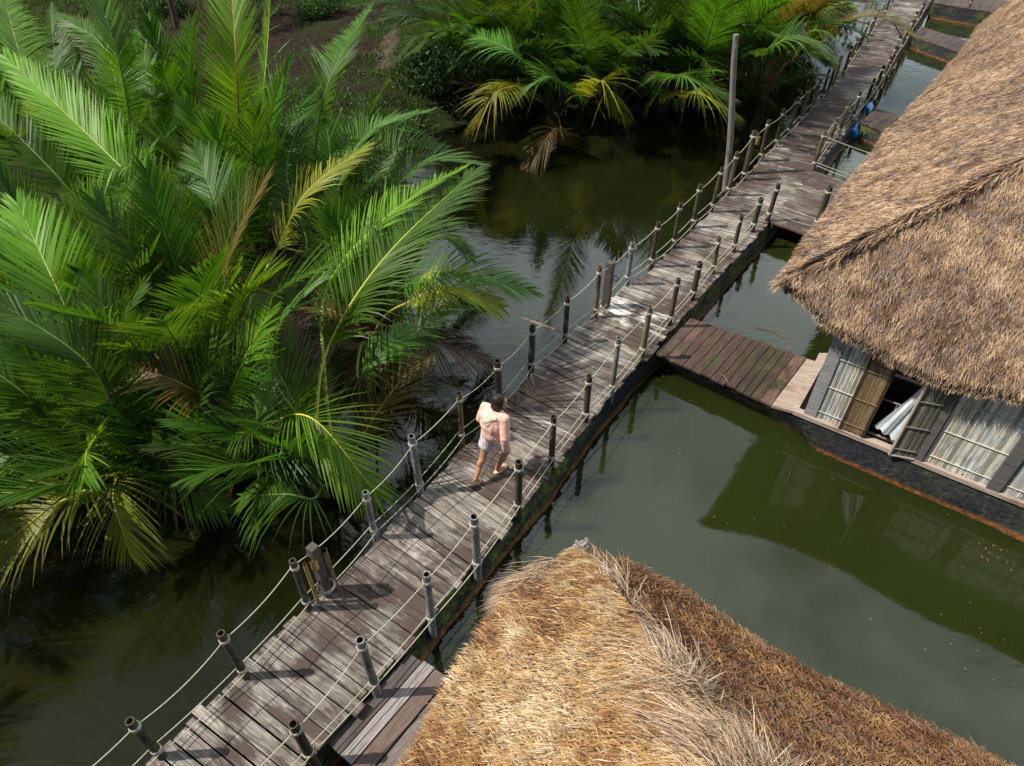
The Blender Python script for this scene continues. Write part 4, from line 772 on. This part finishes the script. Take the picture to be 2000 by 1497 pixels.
# curtain
cu = thing('curtain', 'white curtain hanging out of the hut window beside the open shutter', 'curtain'); m = MB(); nu, nv = 40, 24; V = []
ca, cb = sE-.16, sD+.10
for j in range(nv):
    f = j/(nv-1)
    for i in range(nu):
        g = i/(nu-1); s = ca-(.18+.30*f**1.3)*g - .12*f; z = WT-.08 - (WT-.08-ZS-.12)*f*(1-.10*g*f) ; o = -.03+.07*f+.016*sin(g*17+f*2)+.006*sin(g*41+f*9); V.append(wp(s, z+.02*sin(g*26)*f, o))
i0 = (np.arange(nv-1)[:, None]*nu+np.arange(nu-1)).ravel(); m.add(V, np.stack([i0, i0+1, i0+nu+1, i0+nu], 1)); m.build('curtain_cloth', M['white'], cu, True)
m = MB(); p0, p1 = wp(ca+.05, WT-.06, -.05), wp(ca-.45, WT-.06, -.05); m.tube([p0, (p0+p1)/2, p1], .012, 6); m.build('curtain_rod', M['under'], cu)

# --- near hut
hut2 = thing('thatched_hut', 'nearer hut of which only the golden thatched roof with loose straw tufts shows', 'hut')
C2 = at(1132, 1074, 2.5)
eL2 = eavef(C2, -b35, [(972, 1210), (890, 1328), (795, 1497)], 5.2); eF2 = eavef(C2, b125, [(1330, 1165), (1480, 1262), (1745, 1392), (1940, 1500)], 5.2)
SL2 = 1.02
sf1, o1 = roofface('roof', hut2, eL2, b125, 2.6, SL2, 1, 210000, .105, .0031, TH2, 41, far_hip=True, jit=.32, bump=.05, thick=.3)
sf2, o2 = roofface('roof', hut2, eF2, -b35, 2.6, SL2, 1, 90000, .12, .0036, TH2_SHADED, 51, far_hip=True, jit=.5, bump=.06, thick=.3)
e3 = eavef(C2+b125*5.2, -b35, [], 5.2); e4 = eavef(C2-b35*5.2, b125, [], 5.2)
roofface('roof', hut2, e3, -b125, 2.6, SL2, 1, 30000, .13, .005, TH2, 61, far_hip=True, thick=.3); roofface('roof', hut2, e4, b35, 2.6, SL2, 1, 30000, .13, .005, TH2, 71, far_hip=True, thick=.3)
def tuft(o, dirv, n, L, spread, wd=.0021, pal=np.array([(.60, .42, .26), (.74, .57, .40), (.38, .25, .15), (.52, .39, .28), (.24, .15, .09)]), root=.04, lift=(.05, .3)):
    n = int(n*1.7); m = MB(); o = np.asarray(o); P = o+rng.normal(0, root, (n, 3)); d = nrm(dirv); D_ = nrm(np.repeat([d], n, 0)+rng.normal(0, spread, (n, 3))*np.array([1, 1, .5])); strands(m, P, D_, np.repeat([[0, 0, 1.]], n, 0), L, wd, pal[rng.integers(0, len(pal), n)]*rng.uniform(.8, 1.2, (n, 1)), .12, lift); return m.build('straw_tuft', M['thatch'], hut2)
hd = nrm(b125-b35)
def hip2(f): p = C2+(b125-b35)*f; p[2] = C2[2]+SL2*f+.06; return p
west = -b125
for f, dv, n, L, sp in [(.30, (west+b35*.9+np.array([0, 0, -.6])), 90, .20, .25), (.62, (west*.9+b35*1.2+np.array([0, 0, -.5])), 260, .26, .22), (.80, (b35*1.0+west*.3+np.array([0, 0, -.8])), 90, .20, .25), (1.0, (west+b35*.3+np.array([0, 0, -.95])), 420, .36, .20), (1.2, (west+b35*.1+np.array([0, 0, -1.0])), 520, .42, .18),
                        (1.32, (west*.8+b35*.9+np.array([0, 0, -.6])), 420, .34, .20), (1.45, (west+b35*.1+np.array([0, 0, -1.0])), 700, .46, .18), (1.40, (b35*1.1+b125*.3+np.array([0, 0, -.6])), 160, .26, .25), (1.7, (west+b35*.2+np.array([0, 0, -.9])), 700, .46, .2), (1.85, (west*.7+b35*.9+np.array([0, 0, -.7])), 500, .36, .2), (1.9, (b125*.6+b35*1.0+np.array([0, 0, -.6])), 300, .34, .3), (2.1, (west+b35*.2+np.array([0, 0, -.9])), 700, .46, .2)]:
    tuft(hip2(f)-np.array([0, 0, .03]), dv, n, L, sp, root=.06, lift=(.0, .07))
for px, z, n, L in [((1048, 1150), 2.9, 1400, .34), ((1075, 1120), 2.8, 300, .25), ((1290, 1245), 3.2, 300, .3)]:
    tuft(at(*px, z), (west*.8-b35*.5+np.array([0, 0, -.9])), n, L, .16, root=.05)
# exposed timber at the torn corner
m = MB()
for a, b, w_ in [(hip2(-.10)-[0, 0, .10], hip2(.55)-[0, 0, .04], .022), (hip2(-.06)+b125*.02-[0, 0, .08], hip2(.0)+b125*.34-[0, 0, .16], .016), (hip2(-.08)-[0, 0, .09], hip2(.0)-b35*.30-[0, 0, .18], .016)]: m.tube([a, (a+b)/2, b], w_, 6, True, (1.5, 1.45, 1.4))
for i in range(60):
    f = rng.uniform(-.02, .60); p = hip2(f)+rng.normal(0, .025, 3); d = rng.normal(0, 1, 3); d[2] = abs(d[2])*.4; d = nrm(d)*rng.uniform(.03, .08); m.box(p, d, nrm(np.cross(d, [0, 0, 1]))*rng.uniform(.008, .02), (0, 0, .008), np.array([1.2, 1.15, 1.1])*rng.uniform(.5, 1.3))
m.build('torn_ridge_timber', M['grey_wood'], hut2)
m = MB(); wc = C2+b125*.6-b35*.6
for x, y in ((0, 0), (1, 0), (0, 1), (1, 1)): c = wc+b125*3.6*x-b35*3.6*y; c = c.copy(); c[2] = 1.4; m.box(c, b125*.07, b35*.07, (0, 0, 1.3))
m.build('hut_post', M['grey_wood'], hut2); m = MB(); c = wc+b125*1.8-b35*1.8
for dx, ax_ in ((-b125*1.8, b35), (b125*1.8, b35), (b35*1.8, b125), (-b35*1.8, b125)): q = c+dx; q = q.copy(); q[2] = 1.5; m.box(q, ax_*1.75, nrm(dx)*.02, (0, 0, 1.0), (.9, .9, .9))
m.build('wall_panel', M['grey_wood'], hut2); m = MB(); q = c.copy(); q[2] = .3; m.box(q, b125*2.1, b35*2.1, (0, 0, .14)); m.build('raft_deck', M['under'], hut2)

#@@SMALL
# ------------------------------------------------------------------ small floating things
m = MB(); k = 420; X_ = []
while len(X_) < k:
    px, py = rng.uniform(850, 2000), rng.uniform(350, 1400); p = at(px, py, .004)
    if noise3(p*.9+3, 77) > .52: X_.append(p)
P = np.array(X_); a = rng.uniform(0, 6.28, k); l = rng.uniform(.005, .018, k)[:, None]; d = np.stack([np.cos(a), np.sin(a), 0*a], 1)*l; w_ = np.stack([-np.sin(a), np.cos(a), 0*a], 1)*l*.5
m.add(np.stack([P-d, P-w_, P+d, P+w_], 1).reshape(-1, 3), np.arange(4*k).reshape(-1, 4)); kind(m.build('floating_debris', M['twig']), 'stuff', 'tiny brown specks of debris drifting on the pond')
t = thing('sunken_log', 'brown half-sunken log in the water left of the bridge', 'log'); a, b = at(985, 608, 0), at(1108, 652, 0); m = MB(); m.tube([a+np.array([0, 0, -.052]), (a+b)/2-np.array([0, 0, .045]), b-np.array([0, 0, .05])], [.045, .055, .06], 10, True); m.build('log', M['twig'], t, True); m = MB(); m.tube([(a+b)/2, (a+b)/2+np.array([.05, .12, .03])], [.014, .006], 6, True); m.build('branch_stub', M['twig'], t)
for px, dirs, lb in [((1480, 640), [(0, 0), (30, 6), (55, 22), (60, 50)], 'thin bare twig floating in the water between gangway and hut'), ((1400, 728), [(0, 0), (14, 6), (22, 20)], 'thin twig lying on the dark gangway boards')]:
    z = .01 if px[0] == 1480 else .37; m = MB(); P = [at(px[0]+dx, px[1]+dy, z) for dx, dy in dirs]; m.tube(P, .006, 5, False); 
    for q in P[1:-1]: m.tube([q, q+np.array([.10, .06, .01])], .004, 5, False)
    tag(m.build('twig', M['twig']), lb, 'twig')
for i, (x, y) in enumerate([(1925, 1072), (1932, 1080), (1940, 1066), (1948, 1090), (1955, 1075), (1918, 1088), (1967, 1098), (1930, 1095), (1620, 1105), (1850, 955), (1455, 745), (1535, 655), (1395, 1010), (1700, 1210)]):
    m = MB(); p = at(x, y, .006); a = rng.uniform(0, 6.28); d = np.array([cos(a), sin(a), 0])*.021; w_ = np.array([-sin(a), cos(a), 0])*.009; m.add([p-d, p-w_+[0, 0, .004], p+d+[0, 0, .008], p+w_+[0, 0, .004]], [[0, 1, 2, 3]])
    if i < 8: tag(m.build('floating_leaf', M['leafy_float']), 'tiny orange leaf in the loose cluster floating by the hut hull at the right', 'leaf', 'orange leaves clustered by the hut hull')
    else: tag(m.build('floating_leaf', M['leafy_float']), ['lone orange leaf floating in the dark roof reflection', 'orange leaf floating close under the hut hull', 'orange leaf floating just below the gangway', 'orange leaf floating by the twig between gangway and roof', 'orange leaf floating above the tip of the nearer thatched roof', 'orange leaf floating beside the lower edge of the dark roof reflection'][i-8], 'leaf')

#@@PERSON
# ------------------------------------------------------------------ walking person
def cap_chain(bm, pts, rad, seg=14):
    """rounded tapered limb through joints, later fused by a voxel remesh"""
    pts = [np.asarray(p, float) for p in pts]; P, Rr = [], []
    for i in range(len(pts)-1):
        for t_ in np.linspace(0, 1, 8, endpoint=(i == len(pts)-2)): P.append(pts[i]*(1-t_)+pts[i+1]*t_); Rr.append(rad[i]*(1-t_)+rad[i+1]*t_)
    bm.tube(P, Rr, seg, True)
    for p, r in zip(pts, rad): ball(bm, p, (r, r, r))
def ball(bm, c, r, rot=None, n=14):
    th = np.linspace(0, pi, n); ph = np.linspace(0, 2*pi, n*2, endpoint=False); v = np.array([[sin(a)*cos(b), sin(a)*sin(b), cos(a)] for a in th for b in ph])*np.asarray(r)
    if rot is not None: v = v@np.asarray(rot).T
    k = n*2; f = [[i*k+j, i*k+(j+1) % k, (i+1)*k+(j+1) % k, (i+1)*k+j] for i in range(n-1) for j in range(k)]; bm.add(v+np.asarray(c), f)
def fuse(bm, name, mat, parent, vox, smooth=4, wr=0, wsc=18):
    o = bm.build(name, M[mat], parent, True); md = o.modifiers.new('r', 'REMESH'); md.mode = 'VOXEL'; md.voxel_size = vox; md.use_smooth_shade = True
    s_m = o.modifiers.new('s', 'SMOOTH'); s_m.iterations = smooth; s_m.factor = .5
    dg = bpy.context.evaluated_depsgraph_get(); me = bpy.data.meshes.new_from_object(o.evaluated_get(dg)); o.modifiers.clear(); o.data = me
    if not me.materials: me.materials.append(M[mat])
    if wr:
        v = np.empty(len(me.vertices)*3); me.vertices.foreach_get('co', v); v = v.reshape(-1, 3); nn = np.empty(len(v)*3); me.vertices.foreach_get('normal', nn); nn = nn.reshape(-1, 3)
        h = np.abs(noise3(v*np.array([wsc, wsc, wsc*.30])+noise3(v*5, 2)[:, None]*2, 3)-.5)*2; v += nn*((h-.4)*wr)[:, None]; me.vertices.foreach_set('co', v.ravel()); me.update()
    me.polygons.foreach_set('use_smooth', np.ones(len(me.polygons), bool)); return o
fR = at(976, 917, ZD+.02); fL = at(926, 946, ZD+.05); fwd = bear(42); rgt = bear(132)
mid = (fR*.80+fL*.20); mid[2] = ZD
pr = thing('person', 'person in pink hoodie and light shorts walking away along the footbridge', 'person', None, tuple(mid))
rotm = np.array([rgt, fwd, [0, 0, 1]]).T
def lo(p): return rotm.T@(np.asarray(p)-mid)
Lf, Rf = lo(fL), lo(fR)
hipL, hipR = np.array([-.085, -.02, .80]), np.array([.085, .02, .80])
kR = np.array([.09, Rf[1]*.5+.13, .45]); aR = np.array([Rf[0], Rf[1]-.05, .085]); kL = np.array([-.085, Lf[1]*.45+.02, .43]); aL = np.array([Lf[0], Lf[1]+.02, .15])
sc = 1.0; lean = np.array([.02, .05, 0])
neck = np.array([.01, .05, 1.33]); head = np.array([.04, .085, 1.475])
shL, shR = np.array([-.165, .02, 1.28]), np.array([.175, .03, 1.27])
elR = np.array([.245, -.04, 1.00]); wrR = np.array([.235, .00, .76]); elL = np.array([-.24, .0, 1.02]); wrL = np.array([-.18, .18, .90])
def X(p): return rotm@np.asarray(p)   # local -> offset from the root
class PB(MB):
    def add(s, v, f, uv=None, c=(1, 1, 1)): return MB.add(s, (rotm@(np.asarray(v, float).reshape(-1, 3)*np.array([.97, .97, .925])).T).T, f, uv, c)
bd = PB()
cap_chain(bd, [hipR, kR, aR], [.082, .052, .034]); cap_chain(bd, [hipL, kL, aL], [.082, .052, .034])
ball(bd, kR*.66+aR*.34+np.array([0, -.010, .0]), (.046, .048, .09)); ball(bd, kL*.66+aL*.34+np.array([0, -.010, .0]), (.046, .048, .09))
cap_chain(bd, [[0, 0, .84], [0, .01, 1.02], [.0, .03, 1.20], neck], [.125, .105, .12, .05]); cap_chain(bd, [shL, [0, .03, 1.27], shR], [.055, .08, .055])
cap_chain(bd, [shR, elR, wrR], [.042, .033, .024]); cap_chain(bd, [shL, elL, wrL], [.048, .036, .024]); cap_chain(bd, [neck-[0, 0, .05], head-[0, .01, .06]], [.05, .048])
# head turned to its right
hy = R(-48); hr = np.array([[cos(hy), -sin(hy), 0], [sin(hy), cos(hy), 0], [0, 0, 1]])
def hh(p): return head + hr@np.asarray(p, float)
ball(bd, head, (.073, .092, .108), hr); ball(bd, hh((0, .045, -.055)), (.048, .045, .05), hr); ball(bd, hh((0, .098, -.012)), (.012, .018, .02), hr); ball(bd, hh((0, .092, .012)), (.009, .012, .025), hr)
ball(bd, hh((0, .086, -.052)), (.024, .010, .008), hr); ball(bd, hh((0, .082, -.088)), (.02, .016, .015), hr); ball(bd, hh((0, .08, .035)), (.045, .016, .012), hr)
for sx in (-1, 1): ball(bd, hh((sx*.074, .0, -.015)), (.010, .018, .028), hr)
def hand(bd, w, d, side, palmn):
    d = nrm(d); sdv = nrm(np.cross(d, palmn)); c = w+d*.045; rotp = np.stack([sdv, palmn, d], 1); ball(bd, c, (.038, .015, .048), rotp)
    for i, (off, L) in enumerate(((-.028, .062), (-.010, .074), (.009, .070), (.027, .055))):
        b = w+d*.082+sdv*off; m1 = b+d*L*.5+palmn*.006; tp_ = m1+d*L*.42+palmn*.020; cap_chain(bd, [b-d*.015, b, m1, tp_], [.0085, .0085, .0075, .006], 8)
    b = w+d*.03+sdv*(-.034)*side; cap_chain(bd, [b, b+d*.03-sdv*.018*side+palmn*.008, b+d*.055-sdv*.02*side+palmn*.02], [.011, .009, .007], 8)
hand(bd, wrR, wrR-elR, 1, np.array([-1., 0, 0])); hand(bd, wrL, np.array([.4, .8, -.1]), -1, nrm(np.array([.3, -.1, -1.])))
for a_, f_, pitch in ((aR, np.array([.12, 1., 0.]), -.12), (aL, np.array([-.05, .75, -.66]), 0)):
    f_ = nrm(f_); cap_chain(bd, [a_, a_+f_*.06-[0, 0, .045], a_+f_*.15-[0, 0, .055]], [.034, .036, .03])
fuse(bd, 'body', 'skin', pr, .0055, 3)
# eyes, brows
for sx in (-1, 1):
    m = PB(); ball(m, hh((sx*.028, .082, .008)), (.011, .006, .007), hr, 8); m.build('eye', M['hair'], pr, True)
    m = PB(); ball(m, hh((sx*.029, .085, .03)), (.019, .005, .004), hr, 8); m.build('eyebrow', M['hair'], pr, True)
m = PB(); ball(m, hh((0, .0955, -.051)), (.020, .004, .006), hr, 8); m.build('mouth', M['sole'], pr, True)
# hoodie
hd_ = PB(); cap_chain(hd_, [[0, -.0, .945], [0, .0, 1.02], [0, .02, 1.18], [.0, .03, 1.26]], [.172, .165, .155, .11]); cap_chain(hd_, [shL, [0, .02, 1.27], shR], [.075, .10, .075])
ball(hd_, (0, -.02, .935), (.178, .148, .06)); ball(hd_, (0, -.03, 1.10), (.185, .14, .19)); ball(hd_, (-.03, -.02, 1.22), (.19, .12, .10))
cap_chain(hd_, [shR, elR, wrR+[0, -.005, -.02]], [.072, .070, .062]); cap_chain(hd_, [shL, elL, wrL], [.072, .068, .055]); ball(hd_, wrR+[0, -.01, .03], (.056, .054, .06))
fuse(hd_, 'hoodie', 'hoodie', pr, .009, 5, wr=.009, wsc=24)
ho = PB(); cap_chain(ho, [[-.085, .05, 1.32], [-.09, -.06, 1.29], [0, -.13, 1.24], [.09, -.06, 1.29], [.09, .05, 1.32]], [.028, .038, .045, .038, .028]); ball(ho, (0, -.125, 1.20), (.085, .045, .075)); ball(ho, (.0, -.05, 1.30), (.10, .08, .04))
fuse(ho, 'hood', 'hood', pr, .009, 4, wr=.009, wsc=20)
m = PB(); ball(m, (.075, -.135, 1.115), (.035, .02, .05)); m.build('white_patch', M['white'], pr, True)
sh_ = PB(); ball(sh_, (0, 0, .86), (.155, .13, .09)); cap_chain(sh_, [hipR+[0, 0, .02], hipR*.60+kR*.40], [.105, .108]); cap_chain(sh_, [hipL+[0, 0, .02], hipL*.60+kL*.40], [.105, .108]); fuse(sh_, 'shorts', 'shorts', pr, .009, 3, wr=.010, wsc=25)
# hair: bob with a parting
ha = PB(); ball(ha, hh((0, -.018, .022)), (.086, .098, .108), hr); ball(ha, hh((0, -.050, -.065)), (.086, .065, .095), hr)
for sx in (-1, 1): ball(ha, hh((sx*.066, -.005, -.035)), (.024, .05, .085), hr)
for i in range(26): a = R(200+140*i/25)-pi/2+R(0); p = hh((.080*cos(R(185+170*i/25)), -.02+.085*sin(R(185+170*i/25)), -.03)); cap_chain(ha, [p, p+np.array([0, 0, -.08])+rng.normal(0, .006, 3)], [.016, .008], 8)
fuse(ha, 'hair', 'hair', pr, .006, 2, wr=.006, wsc=60)
for a_, f_, up_ in ((aR, np.array([.12, 1., 0.]), np.array([0, 0, 1.])), (aL, np.array([-.05, .75, -.66]), np.array([0, .66, .75]))):
    f_ = nrm(f_); up_ = nrm(up_-(up_@f_)*f_); sdv = np.cross(f_, up_); c = a_+f_*.065-up_*.062; rotp = np.stack([sdv, f_, up_], 1); m = PB(); ball(m, c, (.050, .135, .020), rotp); s1 = m.build('sandal', M['sandal'], pr, True)
    m = PB(); ball(m, c-up_*.014, (.048, .132, .012), rotp); m.build('sole', M['sole'], s1, True)
    m = PB(); ball(m, a_+f_*.115-up_*.035, (.052, .055, .036), rotp); m.build('strap', M['sandal'], s1, True)
print('fronds', TOT[0])
